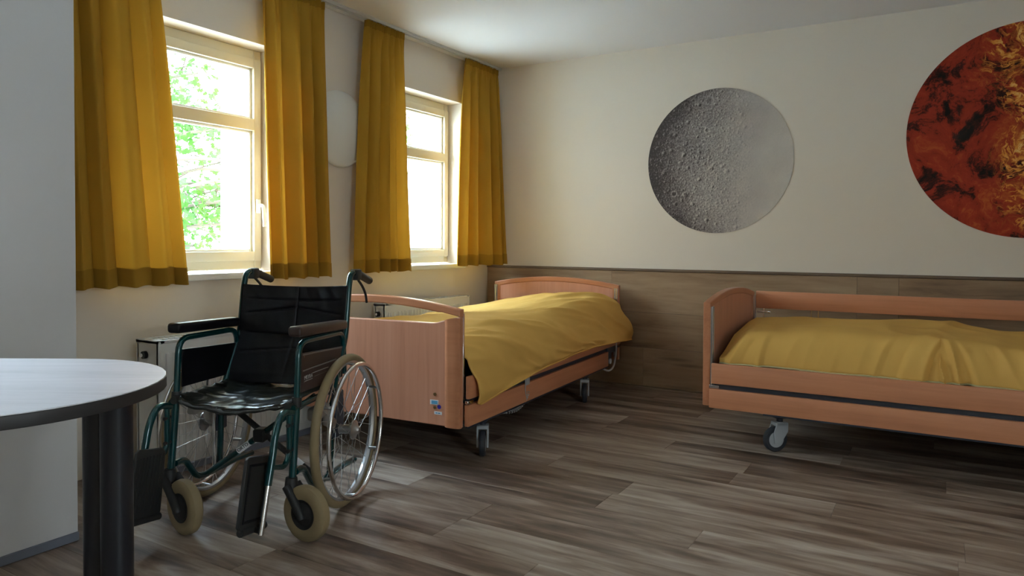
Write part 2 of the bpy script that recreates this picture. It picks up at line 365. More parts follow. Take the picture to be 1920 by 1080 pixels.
# ------------------------------------------------------------------ windows
def window(n, a, b_):
    X1 = -.12   # room face of the sash
    bm = bmesh.new(); g0, g1 = ZS+.04, ZH
    for bx_ in ((-.19, X1-.015, a+.001, a+.05, g0, g1-.001), (-.19, X1-.015, b_-.05, b_-.001, g0, g1-.001), (-.19, X1-.015, a+.05, b_-.05, g1-.06, g1-.001), (-.19, X1-.015, a+.05, b_-.05, g0, g0+.05)):
        box(bm, *bx_, bev=.003)
    wf = bmobj('window_%d' % n, bm, M_frame); tag(wf, kind='structure')
    gy0, gy1, gz0, gz1 = a+.062, b_-.060, .985, 2.012
    bm = bmesh.new(); s0, s1 = gy0-.048, gy1+.048
    zb, zt = gz0-.052, gz1+.05
    for bx_ in ((X1-.06, X1, s0, gy0, zb, zt), (X1-.06, X1, gy1, s1, zb, zt), (X1-.06, X1, gy0, gy1, gz1, zt), (X1-.06, X1, gy0, gy1, zb, gz0), (X1-.06, X1+.002, gy0, gy1, 1.662, 1.727)):
        box(bm, *bx_, bev=.004, seg=2)
    sash = bmobj('sash', bm, M_frame, wf)
    for z0, z1 in ((gz0, 1.662), (1.727, gz1)):
        bm = bmesh.new(); e = .014
        for bx_ in ((X1-.05, X1-.022, gy0, gy0+e, z0, z1), (X1-.05, X1-.022, gy1-e, gy1, z0, z1), (X1-.05, X1-.022, gy0+e, gy1-e, z0, z0+e), (X1-.05, X1-.022, gy0+e, gy1-e, z1-e, z1)): box(bm, *bx_, bev=.003)
        bmobj('glazing_bead', bm, M_sill, wf)
        boxo('glass_pane', (X1-.045, X1-.041, gy0+.004, gy1-.004, z0+.004, z1-.004), M_glass, wf, bev=0, smooth=False)
    if n == 1:
        hy, hz = b_-.022-.014, 1.235
        bm = bmesh.new(); box(bm, X1, X1+.010, hy-.014, hy+.014, hz-.035, hz+.045, bev=.004, seg=2)
        h = bmobj('window_handle', bm, M_white, wf)
        bm = bmesh.new(); tube(bm, [(X1+.01, hy, hz+.01), (X1+.045, hy, hz+.01), (X1+.05, hy+.004, hz-.11)], .009, rad=.02); bmobj('lever', bm, M_white, h)
    boxo('sill', (-.125, .04, a-.0, b_+.03 if n == 1 else b_+.001, ZS, ZS+.033), M_sill, wf, bev=.004, seg=2)
    # outer sill sheet
    boxo('outer_sill', (-.55, -.18, a, b_, ZS-.02, ZS+.015), M_sill, wf, bev=.003)
    return wf
window(1, *WIN[0]); window(2, *WIN[1])
for k, (a, b_, x0, x1, z0, z1) in enumerate([(*FILL_WIN[0], XR+.12, XR+.20, fz0, fz1), (*FILL_PIER_WIN, .10, .18, .85, 2.12)]):  # frames of the two unseen windows added for fill light
    bm = bmesh.new()
    for bx_ in ((x0, x1, a, a+.08, z0, z1), (x0, x1, b_-.08, b_, z0, z1), (x0, x1, a+.08, b_-.08, z0, z0+.08), (x0, x1, a+.08, b_-.08, z1-.08, z1), (x0, x1, a+.08, b_-.08, 1.66, 1.73)): box(bm, *bx_, bev=.003)
    wf = bmobj('window_%d' % (k+3), bm, M_frame); tag(wf, kind='structure')
    boxo('glass_pane', (x0+.03, x0+.034, a+.07, b_-.07, z0+.07, z1-.07), M_glass, wf, bev=0, smooth=False)

# ------------------------------------------------------------------ outdoors
bm = bmesh.new(); box(bm, -30, 40, -30, 30, -.9, -.8); tag(bmobj('ground', bm, M_ground, smooth=False), kind='structure')
def tree(cx, cy, label, seed, spans, nleaf, nbr):
    rd = random.Random(seed)
    root = empty('leafy_tree', (cx, cy, -.8)); tag(root, label, 'tree', 'trees outside the windows')
    bm = bmesh.new(); tube(bm, [(0, 0, 0), (.1, .05, 1.6), (.0, .2, 3.2), (.15, .1, 5.4)], .13, rad=.5, n=8)
    bmobj('trunk', bm, M_bark, root)
    bm = bmesh.new(); tips = []
    (x0, x1), (y0, y1), (z0, z1) = spans
    for i in range(nbr):
        z = rd.uniform(z0, z1); p0 = Vector((.05, .1, max(1.0, z-rd.uniform(.2, .9))))
        p3 = Vector((rd.uniform(x0, x1), rd.uniform(y0, y1), z))
        p1 = p0.lerp(p3, .4)+Vector((rd.uniform(-.2, .2), rd.uniform(-.2, .2), rd.uniform(-.1, .25))); 
        p2 = p0.lerp(p3, .75)+Vector((rd.uniform(-.2, .2), rd.uniform(-.2, .2), rd.uniform(-.1, .2)))
        tube(bm, [p0, p1, p2, p3], .022, rad=.2, n=5, fn=2); tips += [p1, p2, p2.lerp(p3, .5), p3, p3]
        for q in range(3):
            a = p1.lerp(p3, rd.random()); e = a+Vector((rd.uniform(-.5, .5), rd.uniform(-.5, .5), rd.uniform(-.35, .35)))
            tube(bm, [a, a.lerp(e, .5)+Vector((0, 0, .05)), e], .009, rad=.1, n=4, fn=1); tips += [e, e]
    bmobj('branches', bm, M_bark, root)
    vs, fs = [], []
    for i in range(nleaf):
        c = rd.choice(tips)+Vector((rd.gauss(0, .15), rd.gauss(0, .15), rd.gauss(0, .12)))
        s = rd.uniform(.028, .062); nrm = Vector((rd.gauss(0, 1), rd.gauss(0, 1), rd.gauss(0, 1)+.8)).normalized()
        t1 = nrm.orthogonal().normalized(); t1 = Matrix.Rotation(rd.random()*6.28, 3, nrm) @ t1; t2 = nrm.cross(t1)
        k = len(vs)
        for (a_, b2) in ((-1, 0), (-.35, -.75), (.1, -.35), (.35, -.8), (1.15, 0), (.35, .8), (.1, .35), (-.35, .75)):
            vs.append(c+t1*a_*s+t2*b2*s+nrm*(.12*s*abs(b2)))
        fs.append((k, k+1, k+2, k+6, k+7)); fs.append((k+2, k+3, k+4, k+5, k+6))
    me = bpy.data.meshes.new('foliage'); me.from_pydata(vs, [], fs); me.update()
    f = link('foliage', me, M_leaf, root, smooth=False); tag(f, kind='stuff')
tree(-5.2, -1.3, 'leafy green maple seen through the large left window', 3, ((-.9, 1.1), (.6, 3.4), (1.3, 5.6)), 6800, 75)
tree(-6.2, 5.0, 'leafy tree glimpsed at the edge of the far window behind the curtain', 5, ((-1.2, 1.2), (-1.4, 1.4), (2.0, 6.2)), 1500, 30)

# ------------------------------------------------------------------ curtains
def curtain(label, y0t, y1t, y0b, y1b, zb, seed, folds, amp=.030, xc=.102, hemlift=0, zt=HC-.018, bulge=0, swing=.02):
    rd = random.Random(seed); NS, NZ = 170, 60
    ph = [rd.uniform(0, 6.28) for _ in range(6)]; am = [rd.uniform(.7, 1.2) for _ in range(3)]
    wob = [rd.uniform(-.35, .35) for _ in range(12)]
    def pt(s, h, off=0):      # h 0 top .. 1 bottom
        ss = s+.5/folds*.35*math.sin(2*math.pi*s*1.5+ph[3])
        prof = math.sin(2*math.pi*folds*ss+ph[0])*.75+.25*math.sin(4*math.pi*folds*ss+ph[1])+.35*math.sin(2*math.pi*folds*.5*ss+ph[2])
        ph_ = math.pi*folds*ss+ph[0]*.5; rid = 2*abs(math.sin(ph_))**.62-1.15
        prof = .80*rid+.30*prof
        a = amp*(.62+.95*min(1, h/.35))
        top = max(0, 1-h/.075)
        g = math.sin(2*math.pi*folds*2.6*s+ph[4])
        x = xc+a*prof*(1-.65*top)+top*.010*g+max(0, 1-h/.16)*.004*g
        y0 = y0t+(y0b-y0t)*h**.9; y1 = y1t+(y1b-y1t)*h**.9
        y = y0+(y1-y0)*s+.25*amp*math.cos(2*math.pi*folds*ss+ph[0])*h
        x += swing*h*h+bulge*h*s
        z = zt-(zt-zb)*h-hemlift*h*s*0+.004*math.sin(2*math.pi*folds*s+ph[2])*h
        z -= .005*top*abs(g)
        return Vector((max(.022, x+off), y, z+hemlift*s*h))
    def sheet(hs, off=0):
        bm = bmesh.new(); g = [[bm.verts.new(pt(i/NS, h, off)) for i in range(NS+1)] for h in hs]
        for a, b2 in zip(g, g[1:]):
            for i in range(NS): bm.faces.new((a[i], a[i+1], b2[i+1], b2[i]))
        return bm
    o = bmobj('curtain', sheet([j/NZ for j in range(NZ+1)]), M_curtain); tag(o, label, 'curtain', None)
    H = (zt-zb); bm = sheet([1-.082/H+j/4*.082/H for j in range(5)], .0025); bmobj('hem', bm, M_hem, o)
    bm = sheet([j/4*.045/H for j in range(5)], .0025); bmobj('heading_tape', bm, M_hem, o)
    return o
curtain('mustard yellow curtain beside the white pier, widest and nearest', -3.56, -2.995, -3.56, -2.845, .838, 11, 6, amp=.028)
curtain('mustard yellow curtain right of the large left window, above the wheelchair', -2.385, -1.94, -2.352, -1.898, .838, 5, 4, amp=.030)
curtain('mustard yellow curtain left of the far window, beside the round wall lamp', -1.580, -1.216, -1.690, -1.155, .848, 23, 5, amp=.026)
curtain('mustard yellow curtain in the room corner, catching sunlight on its edge', -.500, -.035, -.615, -.050, .866, 31, 4, amp=.026, bulge=.07)

# ------------------------------------------------------------------ wall lamp
bm = bmesh.new(); Mx = Matrix.Translation((0, -1.712, 1.735)) @ Matrix.Rotation(R(90), 4, 'Y')
lathe(bm, [(.235*math.cos(a), .012+.055*math.sin(a)) for a in [R(q) for q in range(0, 90, 9)]]+[(.004, .0675)], 64, Mx)
lamp = bmobj('wall_lamp', bm, M_opal); tag(lamp, 'round white opal dome lamp on the wall between two curtains', 'lamp')
bm = bmesh.new(); lathe(bm, [(.225, 0), (.225, .013)], 48, Mx); bmobj('lamp_base', bm, M_white, lamp)

# ------------------------------------------------------------------ radiators
def radiator(label, x0, x1, y0, y1, z0, z1, reflection_strip=False):
    root = empty('radiator', (x0, (y0+y1)/2, 0)); L = y1-y0; D = x1-x0
    tag(root, label, 'radiator')
    bm = bmesh.new(); box(bm, D-.022, D-.004, -L/2, L/2, z0, z1-.006, bev=.004, seg=2)
    n = int(L/.0333); st = (L-.05)/n
    for i in range(n):
        yy = -L/2+.025+st*(i+.5); box(bm, D-.006, D, yy-st*.28, yy+st*.28, z0+.04, z1-.055, bev=.0028)
    bmobj('front_panel', bm, M_rad, root)
    boxo('back_panel', (.012, .028, -L/2, L/2, z0, z1-.006), M_rad, root, bev=.004)
    for s in (-1, 1):
        ya = s*L/2; boxo('side_cover', (.004, D-.002, min(ya, ya-s*.012), max(ya, ya-s*.012), z0, z1), M_rad, root, bev=.003)
    bm = bmesh.new(); box(bm, .004, D-.004, -L/2, -L/2+.03, z1-.012, z1); box(bm, .004, D-.004, L/2-.03, L/2, z1-.012, z1)
    box(bm, .004, .018, -L/2, L/2, z1-.012, z1); box(bm, D-.018, D-.004, -L/2, L/2, z1-.012, z1); box(bm, D*.5-.006, D*.5+.006, -L/2, L/2, z1-.012, z1)
    k = int(L/.03)
    for i in range(k): yy = -L/2+.03+(L-.06)*(i+.5)/k; box(bm, .012, D-.012, yy-.0045, yy+.0045, z1-.010, z1-.002)
    bmobj('top_grille', bm, M_rad, root, smooth=False)
    bm = bmesh.new(); cyl(bm, (D*.45, -L/2+.001, z1-.065), (D*.45, -L/2-.016, z1-.065), .017, 16); kn = bmobj('vent_cap', bm, M_black, root)
    bm = bmesh.new(); cyl(bm, (D*.45, -L/2-.015, z1-.065), (D*.45, -L/2-.024, z1-.065), .009, 12); bmobj('vent_screw', bm, M_chrome, kn)
    if reflection_strip: boxo('reflection_strip', (D-.05, D+.012, -L/2+.005, L/2-.005, 0, z0+.002), M_base, root, bev=.002)  # blue-grey strip added in place of the bluish floor reflection below the panel
    else:
        for s in (-1, 1):
            bm = bmesh.new(); cyl(bm, (.05, s*(L/2-.06), z0+.01), (.05, s*(L/2-.06), 0), .009, 10)
            bmobj('pipe', bm, M_rad, root)
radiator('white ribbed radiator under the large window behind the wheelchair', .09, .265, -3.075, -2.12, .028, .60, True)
radiator('white ribbed radiator under the far window behind the left bed', .045, .150, -1.45, -.49, .12, .642)

# ------------------------------------------------------------------ wall decals
def disc(name, label, cx, cz, r, M, th=.0025):
    bm = bmesh.new(); lathe(bm, [(r, 0), (r, th)], 128, Matrix.Rotation(R(90), 4, 'X'))
    o = bmobj(name, bm, M, loc=(cx, -.0008, cz), smooth=False); tag(o, label, 'wall decal'); return o
def nd(t, typ, **k):
    n = t.nodes.new(typ)
    for a, v in k.items(): setattr(n, a, v)
    return n
def moonmat():
    m = bpy.data.materials.new('moon_print'); m.use_nodes = True; t = m.node_tree; b = t.nodes['Principled BSDF']; L = t.links.new
    co = nd(t, 'ShaderNodeTexCoord'); sp = nd(t, 'ShaderNodeSeparateXYZ'); L(co.outputs['Object'], sp.inputs[0])
    # printed tone: dark limb on the left and bottom left, fading pale to the right
    a = nd(t, 'ShaderNodeMath', operation='MULTIPLY_ADD'); a.inputs[1].default_value = .80; a.inputs[2].default_value = .56; L(sp.outputs['X'], a.inputs[0])
    a2 = nd(t, 'ShaderNodeMath', operation='MULTIPLY_ADD'); a2.inputs[1].default_value = -.12; L(sp.outputs['Z'], a2.inputs[0]); L(a.outputs[0], a2.inputs[2])
    ln = nd(t, 'ShaderNodeVectorMath', operation='LENGTH'); L(co.outputs['Object'], ln.inputs[0])
    limb = nd(t, 'ShaderNodeMapRange'); limb.inputs['From Min'].default_value = .30; limb.inputs['From Max'].default_value = .50; limb.inputs['To Max'].default_value = .28; L(ln.outputs['Value'], limb.inputs['Value'])
    left = nd(t, 'ShaderNodeMapRange'); left.inputs['From Min'].default_value = .18; left.inputs['From Max'].default_value = -.25; L(sp.outputs['X'], left.inputs['Value'])
    lm = nd(t, 'ShaderNodeMath', operation='MULTIPLY'); L(limb.outputs[0], lm.inputs[0]); L(left.outputs[0], lm.inputs[1])
    a3 = nd(t, 'ShaderNodeMath', operation='SUBTRACT'); L(a2.outputs[0], a3.inputs[0]); L(lm.outputs[0], a3.inputs[1])
    # maria / blotches
    n = nd(t, 'ShaderNodeTexNoise'); n.inputs['Scale'].default_value = 5; n.inputs['Detail'].default_value = 6; L(co.outputs['Object'], n.inputs['Vector'])
    nm = nd(t, 'ShaderNodeMath', operation='MULTIPLY_ADD'); nm.inputs[1].default_value = .42; nm.inputs[2].default_value = -.21; L(n.outputs['Fac'], nm.inputs[0])
    a4 = nd(t, 'ShaderNodeMath', operation='ADD'); L(a3.outputs[0], a4.inputs[0]); L(nm.outputs[0], a4.inputs[1])
    # craters: emboss = voronoi bowl compared with itself shifted (a printed relief)
    out = a4.outputs[0]
    rug = nd(t, 'ShaderNodeMapRange'); rug.inputs['From Min'].default_value = .26; rug.inputs['From Max'].default_value = -.02; rug.inputs['To Min'].default_value = .10; L(sp.outputs['X'], rug.inputs['Value'])
    for sc, am, lo, hi in ((64, .75, .12, .42), (30, 1.0, .08, .30), (13, 1.15, .06, .20), (7, 1.0, .07, .15)):
        vals = []
        for dx in (0, .0035 if sc > 40 else (.006 if sc > 20 else .010)):
            mp = nd(t, 'ShaderNodeMapping'); mp.inputs['Location'].default_value = (dx, 0, -dx*.4); L(co.outputs['Object'], mp.inputs['Vector'])
            v = nd(t, 'ShaderNodeTexVoronoi'); v.inputs['Scale'].default_value = sc; v.inputs['Randomness'].default_value = 1; L(mp.outputs[0], v.inputs['Vector'])
            r = nd(t, 'ShaderNodeMapRange'); r.inputs['From Min'].default_value = lo; r.inputs['From Max'].default_value = hi; L(v.outputs['Distance'], r.inputs['Value']); vals.append(r)
        s = nd(t, 'ShaderNodeMath', operation='SUBTRACT'); L(vals[0].outputs[0], s.inputs[0]); L(vals[1].outputs[0], s.inputs[1])
        s2 = nd(t, 'ShaderNodeMath', operation='MULTIPLY'); L(s.outputs[0], s2.inputs[0]); L(rug.outputs[0], s2.inputs[1])
        s3 = nd(t, 'ShaderNodeMath', operation='MULTIPLY_ADD'); s3.inputs[1].default_value = am*.5; L(s2.outputs[0], s3.inputs[0]); L(out, s3.inputs[2]); out = s3.outputs[0]
    n5 = nd(t, 'ShaderNodeTexNoise'); n5.inputs['Scale'].default_value = 85; n5.inputs['Detail'].default_value = 3; L(co.outputs['Object'], n5.inputs['Vector'])
    n6 = nd(t, 'ShaderNodeMath', operation='SUBTRACT'); n6.inputs[1].default_value = .5; L(n5.outputs['Fac'], n6.inputs[0])
    n7 = nd(t, 'ShaderNodeMath', operation='MULTIPLY'); L(n6.outputs[0], n7.inputs[0]); L(rug.outputs[0], n7.inputs[1])
    n8 = nd(t, 'ShaderNodeMath', operation='MULTIPLY_ADD'); n8.inputs[1].default_value = 1.0; L(n7.outputs[0], n8.inputs[0]); L(out, n8.inputs[2])
    # a few named-size ring craters of the print
    fin = n8.outputs[0]
    for cx_, cz_, rr, st_ in ((-.303, -.218, .020, .34), (-.275, .105, .016, .16), (-.315, .19, .034, .15), (-.075, .215, .017, .20), (-.095, .135, .018, .20), (-.06, .42, .028, .14), (-.39, -.02, .030, .10)):
        ds = nd(t, 'ShaderNodeVectorMath', operation='DISTANCE'); ds.inputs[1].default_value = (cx_, 0, cz_); L(co.outputs['Object'], ds.inputs[0])
        e1 = nd(t, 'ShaderNodeMath', operation='SUBTRACT'); e1.inputs[1].default_value = rr; L(ds.outputs['Value'], e1.inputs[0])
        e2 = nd(t, 'ShaderNodeMath', operation='ABSOLUTE'); L(e1.outputs[0], e2.inputs[0])
        e3 = nd(t, 'ShaderNodeMapRange'); e3.inputs['From Min'].default_value = rr*.38; e3.inputs['From Max'].default_value = 0; e3.inputs['To Max'].default_value = st_; L(e2.outputs[0], e3.inputs['Value'])
        e5 = nd(t, 'ShaderNodeMapRange'); e5.inputs['From Min'].default_value = rr*.85; e5.inputs['From Max'].default_value = rr*.4; e5.inputs['To Max'].default_value = -st_*.8; L(ds.outputs['Value'], e5.inputs['Value'])
        e4 = nd(t, 'ShaderNodeMath', operation='ADD'); L(e3.outputs[0], e4.inputs[0]); L(fin, e4.inputs[1])
        e6 = nd(t, 'ShaderNodeMath', operation='ADD'); L(e5.outputs[0], e6.inputs[0]); L(e4.outputs[0], e6.inputs[1]); fin = e6.outputs[0]
    n8 = e6
    r = ramp(t, [(0, (.06, .048, .046)), (.25, (.165, .14, .135)), (.5, (.31, .275, .26)), (.74, (.49, .44, .40)), (1, (.62, .565, .50))]); L(n8.outputs[0], r.inputs[0])
    L(r.outputs[0], b.inputs['Base Color']); b.inputs['Roughness'].default_value = .6; b.inputs['Specular IOR Level'].default_value = .25
    return m
def firemat():
    m = bpy.data.materials.new('fiery_planet_print'); m.use_nodes = True; t = m.node_tree; b = t.nodes['Principled BSDF']; L = t.links.new
    co = nd(t, 'ShaderNodeTexCoord'); sp = nd(t, 'ShaderNodeSeparateXYZ'); L(co.outputs['Object'], sp.inputs[0])
    wn_ = nd(t, 'ShaderNodeTexNoise'); wn_.inputs['Scale'].default_value = 3.5; wn_.inputs['Detail'].default_value = 5; L(co.outputs['Object'], wn_.inputs['Vector'])
    ad = nd(t, 'ShaderNodeVectorMath', operation='MULTIPLY_ADD'); ad.inputs[1].default_value = (.28, .28, .28); L(wn_.outputs['Color'], ad.inputs[0]); L(co.outputs['Object'], ad.inputs[2])
    # base red to black
    n1 = nd(t, 'ShaderNodeTexNoise'); n1.inputs['Scale'].default_value = 5.0; n1.inputs['Detail'].default_value = 12; n1.inputs['Roughness'].default_value = .74; n1.inputs['Distortion'].default_value = .5; L(ad.outputs[0], n1.inputs['Vector'])
    r1 = ramp(t, [(.40, (.008, .005, .004)), (.455, (.07, .009, .005)), (.50, (.32, .030, .012)), (.58, (.40, .038, .014)), (.66, (.52, .11, .022))]); L(n1.outputs['Fac'], r1.inputs[0])
    # bright veins
    outs = []
    for sc, w0 in ((4.6, .085), (9.5, .13)):
        v = nd(t, 'ShaderNodeTexVoronoi', feature='DISTANCE_TO_EDGE'); v.inputs['Scale'].default_value = sc; L(ad.outputs[0], v.inputs['Vector'])
        r = nd(t, 'ShaderNodeMapRange'); r.inputs['From Min'].default_value = w0; r.inputs['From Max'].default_value = 0; L(v.outputs['Distance'], r.inputs['Value']); outs.append(r)
    for sc, w0 in ((6.5, .10), (15, .16)):
        q1 = nd(t, 'ShaderNodeTexNoise'); q1.inputs['Scale'].default_value = sc; q1.inputs['Detail'].default_value = 5; q1.inputs['Distortion'].default_value = 1.2; L(ad.outputs[0], q1.inputs['Vector'])
        q2 = nd(t, 'ShaderNodeMath', operation='SUBTRACT'); q2.inputs[1].default_value = .5; L(q1.outputs['Fac'], q2.inputs[0])
        q3 = nd(t, 'ShaderNodeMath', operation='ABSOLUTE'); L(q2.outputs[0], q3.inputs[0])
        q4 = nd(t, 'ShaderNodeMapRange'); q4.inputs['From Min'].default_value = w0*.42; q4.inputs['From Max'].default_value = 0; L(q3.outputs[0], q4.inputs['Value']); outs.append(q4)
    mxa = nd(t, 'ShaderNodeMath', operation='MAXIMUM'); L(outs[2].outputs[0], mxa.inputs[0]); L(outs[3].outputs[0], mxa.inputs[1])
    hf = nd(t, 'ShaderNodeMath', operation='MULTIPLY'); hf.inputs[1].default_value = .6; L(outs[0].outputs[0], hf.inputs[0])
    outs = [mxa, hf]
    sm = nd(t, 'ShaderNodeMath', operation='MAXIMUM'); L(outs[0].outputs[0], sm.inputs[0]); L(outs[1].outputs[0], sm.inputs[1])
    # a band of veins from the top right of centre to the lower right
    bx = nd(t, 'ShaderNodeMath', operation='MULTIPLY_ADD'); bx.inputs[1].default_value = .12; L(sp.outputs['Z'], bx.inputs[0]); L(sp.outputs['X'], bx.inputs[2])
    bn = nd(t, 'ShaderNodeTexNoise'); bn.inputs['Scale'].default_value = 4; bn.inputs['Detail'].default_value = 4; L(co.outputs['Object'], bn.inputs['Vector'])
    b2 = nd(t, 'ShaderNodeMath', operation='MULTIPLY_ADD'); b2.inputs[1].default_value = .55; L(bn.outputs['Fac'], b2.inputs[0]); L(bx.outputs[0], b2.inputs[2])
    b3 = nd(t, 'ShaderNodeMapRange', interpolation_type='SMOOTHSTEP'); b3.inputs['From Min'].default_value = .04; b3.inputs['From Max'].default_value = .34; b3.inputs['To Min'].default_value = .06; L(b2.outputs[0], b3.inputs['Value'])
    fine = nd(t, 'ShaderNodeTexNoise'); fine.inputs['Scale'].default_value = 26; fine.inputs['Detail'].default_value = 6; L(ad.outputs[0], fine.inputs['Vector'])
    f2 = nd(t, 'ShaderNodeMapRange'); f2.inputs['From Min'].default_value = .38; f2.inputs['From Max'].default_value = .62; f2.inputs['To Min'].default_value = .25; L(fine.outputs['Fac'], f2.inputs['Value'])
    m1 = nd(t, 'ShaderNodeMath', operation='MULTIPLY'); L(sm.outputs[0], m1.inputs[0]); L(b3.outputs[0], m1.inputs[1])
    m2 = nd(t, 'ShaderNodeMath', operation='MULTIPLY'); L(m1.outputs[0], m2.inputs[0]); L(f2.outputs[0], m2.inputs[1])
    r2 = ramp(t, [(0, (.48, .08, .015)), (.45, (.80, .32, .05)), (1, (.95, .66, .25))]); L(m2.outputs[0], r2.inputs[0])
    m3 = nd(t, 'ShaderNodeMapRange'); m3.inputs['From Min'].default_value = .04; m3.inputs['From Max'].default_value = .40; L(m2.outputs[0], m3.inputs['Value'])
    mx = nd(t, 'ShaderNodeMix', data_type='RGBA'); L(m3.outputs[0], mx.inputs[0]); L(r1.outputs[0], mx.inputs[6]); L(r2.outputs[0], mx.inputs[7])
    L(mx.outputs[2], b.inputs['Base Color']); b.inputs['Roughness'].default_value = .6; b.inputs['Specular IOR Level'].default_value = .25
    return m
disc('moon_decal', 'grey cratered moon print, round, on the back wall between the beds', 1.868, 1.610, .497, moonmat())
disc('planet_decal', 'round fiery red and orange planet print at the right of the wall', 3.618, 1.693, .612, firemat())

# ------------------------------------------------------------------ beds
BW, BL = 1.02, 2.20
def arch(u, off=0):
    return .736+.050*(1-((u-.51)/.51)**2)-off
def arc_pts(u0, u1, off, n=28):
    return [(u0+(u1-u0)*i/n, arch(u0+(u1-u0)*i/n, off)) for i in range(n+1)]
def caster(parent, u, v, rz, M_fork):
    c = empty('caster', (u, -v, 0), rz); c.parent = parent
    r = .0625
    Mx = Matrix.Translation((-.025, 0, r)) @ Matrix.Rotation(R(90), 4, 'X')
    bm = bmesh.new(); lathe(bm, [(.040, -.014), (r-.006, -.015), (r, -.008), (r, .008), (r-.006, .015), (.040, .014)], 32, Mx); bmobj('tyre', bm, M_wheelblue, c)
    bm = bmesh.new(); lathe(bm, [(.012, -.018), (.040, -.0142), (.041, 0), (.040, .0142), (.012, .018)], 28, Mx); bmobj('wheel_disc', bm, M_fork, c)
    bm = bmesh.new()
    for s in (-1, 1):
        pts = [(-.040, .045), (-.010, .045), (.030, .105), (.030, .148), (-.028, .148), (-.045, .10)]
        y0, y1 = s*.021, s*.029
        a = [bm.verts.new((p[0], y0, p[1])) for p in pts]; b2 = [bm.verts.new((p[0], y1, p[1])) for p in pts]
        bm.faces.new(a); bm.faces.new(b2)
        for i in range(6): bm.faces.new((a[i], a[(i+1) % 6], b2[(i+1) % 6], b2[i]))
    box(bm, -.034, .032, -.029, .029, .130, .150, bev=.006, seg=2)
    bmobj('fork', bm, M_fork, c)
    bm = bmesh.new(); cyl(bm, (0, 0, .148), (0, 0, .24), .016, 14); box(bm, -.028, .028, -.022, .022, .168, .205); bmobj('stem', bm, M_darkmetal, c)
    return c
def bed(loc, rz, label, raised, caster_rot, handset, cpos):
    b_ = empty('care_bed', loc, rz); tag(b_, label, 'bed')
    # headboard at v=0: rim, recessed panel
    def board(v0, v1, solid, nm):
        z0 = .20
        outer = [(0, z0)]+arc_pts(0, BW, 0)+[(BW, z0)]
        y0, y1 = -v0, -v1
        if solid:
            inner = [(.048, .285)]+arc_pts(.048, BW-.048, .036)+[(BW-.048, .285)]
            outer = [(0, z0), (0, arch(0))]+arc_pts(0, BW, 0)[1:-1]+[(BW, arch(BW)), (BW, z0), (BW-.048, z0), (BW-.048, .27), (.048, .27), (.048, z0)]
            f = plate(nm, [outer, inner], y0, y1, M_beechU, b_, bev=.006, bseg=3)
            inn = [(.045, .282)]+arc_pts(.045, BW-.045, .033)+[(BW-.045, .282)]
            plate('panel', [inn], y0-(.006 if v1 > v0 else -.006), y1+(.006 if v1 > v0 else -.006), M_beechV, f, bev=.002)
        else:
            # beam that arches over an opening
            hb = .042
            beam = [(0, arch(0)-.002)]+arc_pts(0, BW, 0)+arc_pts(BW-.078, .078, hb)
            beam = [(0.0, arch(0)-.034)]+arc_pts(0, BW, 0)+[(BW, arch(BW)-.034)]+[(BW-.10, arch(BW-.10)-hb+.008)]+arc_pts(BW-.12, .12, hb-.004)+[(.10, arch(.10)-hb+.008)]
            f = plate(nm, [beam], y0, y1, M_beechU, b_, bev=.006, bseg=3)
            tr_ = []
            for i in range(13):
                q = i/12; u = BW-.165+.155*q; z = .667+(arch(BW)-.037-.667)*(3*q*q-2*q**3)*1.0
                tr_.append((u, z))
            top = [(BW-a, z) for a, z in [(p[0], p[1]) for p in tr_]]
            panel = [(0.002, z0-.006), (0.002, arch(0)-.036)]+[(BW-u, z) for u, z in reversed(tr_)]+tr_+[(BW-.002, arch(0)-.036), (BW-.002, z0-.006)]
            plate('panel', [panel], y0+.003*(1 if y0 < y1 else -1), y1-.003*(1 if y0 < y1 else -1), M_beechV, f, bev=.005, bseg=3)
            # corner posts proud of the panel
            for ua, ub in ((0, .082), (BW-.082, BW)):
                bm = bmesh.new(); n = 10; lo = z0-.008
                # rounded outer face profile in u / v
                prof = []
                for i in range(n+1):
                    q = i/n
                    prof.append((ua+(ub-ua)*q, q))
                sgn = -1 if v1 > v0 else 1
                vs0, vs1 = [], []
                for i, (u, q) in enumerate(prof):
                    d = .010*math.sin(math.pi*min(1, max(0, (q if ua == 0 else 1-q)*.5+.5)))
                    edge = (q if ua == 0 else 1-q)
                    d = .009*min(1, edge/.35)**.5 if edge < .35 else .009*(1-max(0, edge-.8)/.2)
                    zt_ = arch(u)-.040-(0 if edge < .5 else .0)
                    if u > BW/2: zt_ = min(zt_, .667+(arch(BW)-.037-.667)*(lambda q2: 3*q2*q2-2*q2**3)(max(0, min(1, (u-(BW-.165))/.155))))
                    else: zt_ = min(zt_, .667+(arch(BW)-.037-.667)*(lambda q2: 3*q2*q2-2*q2**3)(max(0, min(1, ((BW-u)-(BW-.165))/.155))))
                    yy = y1+sgn*(d-.003)
                    vs0.append(bm.verts.new((u, yy, lo))); vs1.append(bm.verts.new((u, yy, zt_)))
                bk0 = [bm.verts.new((v.co.x, (y0+y1)/2, lo)) for v in vs0]; bk1 = [bm.verts.new((v.co.x, (y0+y1)/2, v.co.z)) for v in vs1]
                for i in range(n):
                    bm.faces.new((vs0[i], vs0[i+1], vs1[i+1], vs1[i])); bm.faces.new((vs1[i], vs1[i+1], bk1[i+1], bk1[i]))
                    bm.faces.new((bk0[i+1], bk0[i], bk1[i], bk1[i+1])); bm.faces.new((vs0[i+1], vs0[i], bk0[i], bk0[i+1]))
                bm.faces.new((vs0[0], vs1[0], bk1[0], bk0[0])); bm.faces.new((vs0[n], bk0[n], bk1[n], vs1[n]))
                bmobj('post', bm, M_beechU, f)
        return f
    hb_ = board(.0, .038, True, 'headboard'); fb = board(BL-.038, BL, False, 'footboard')
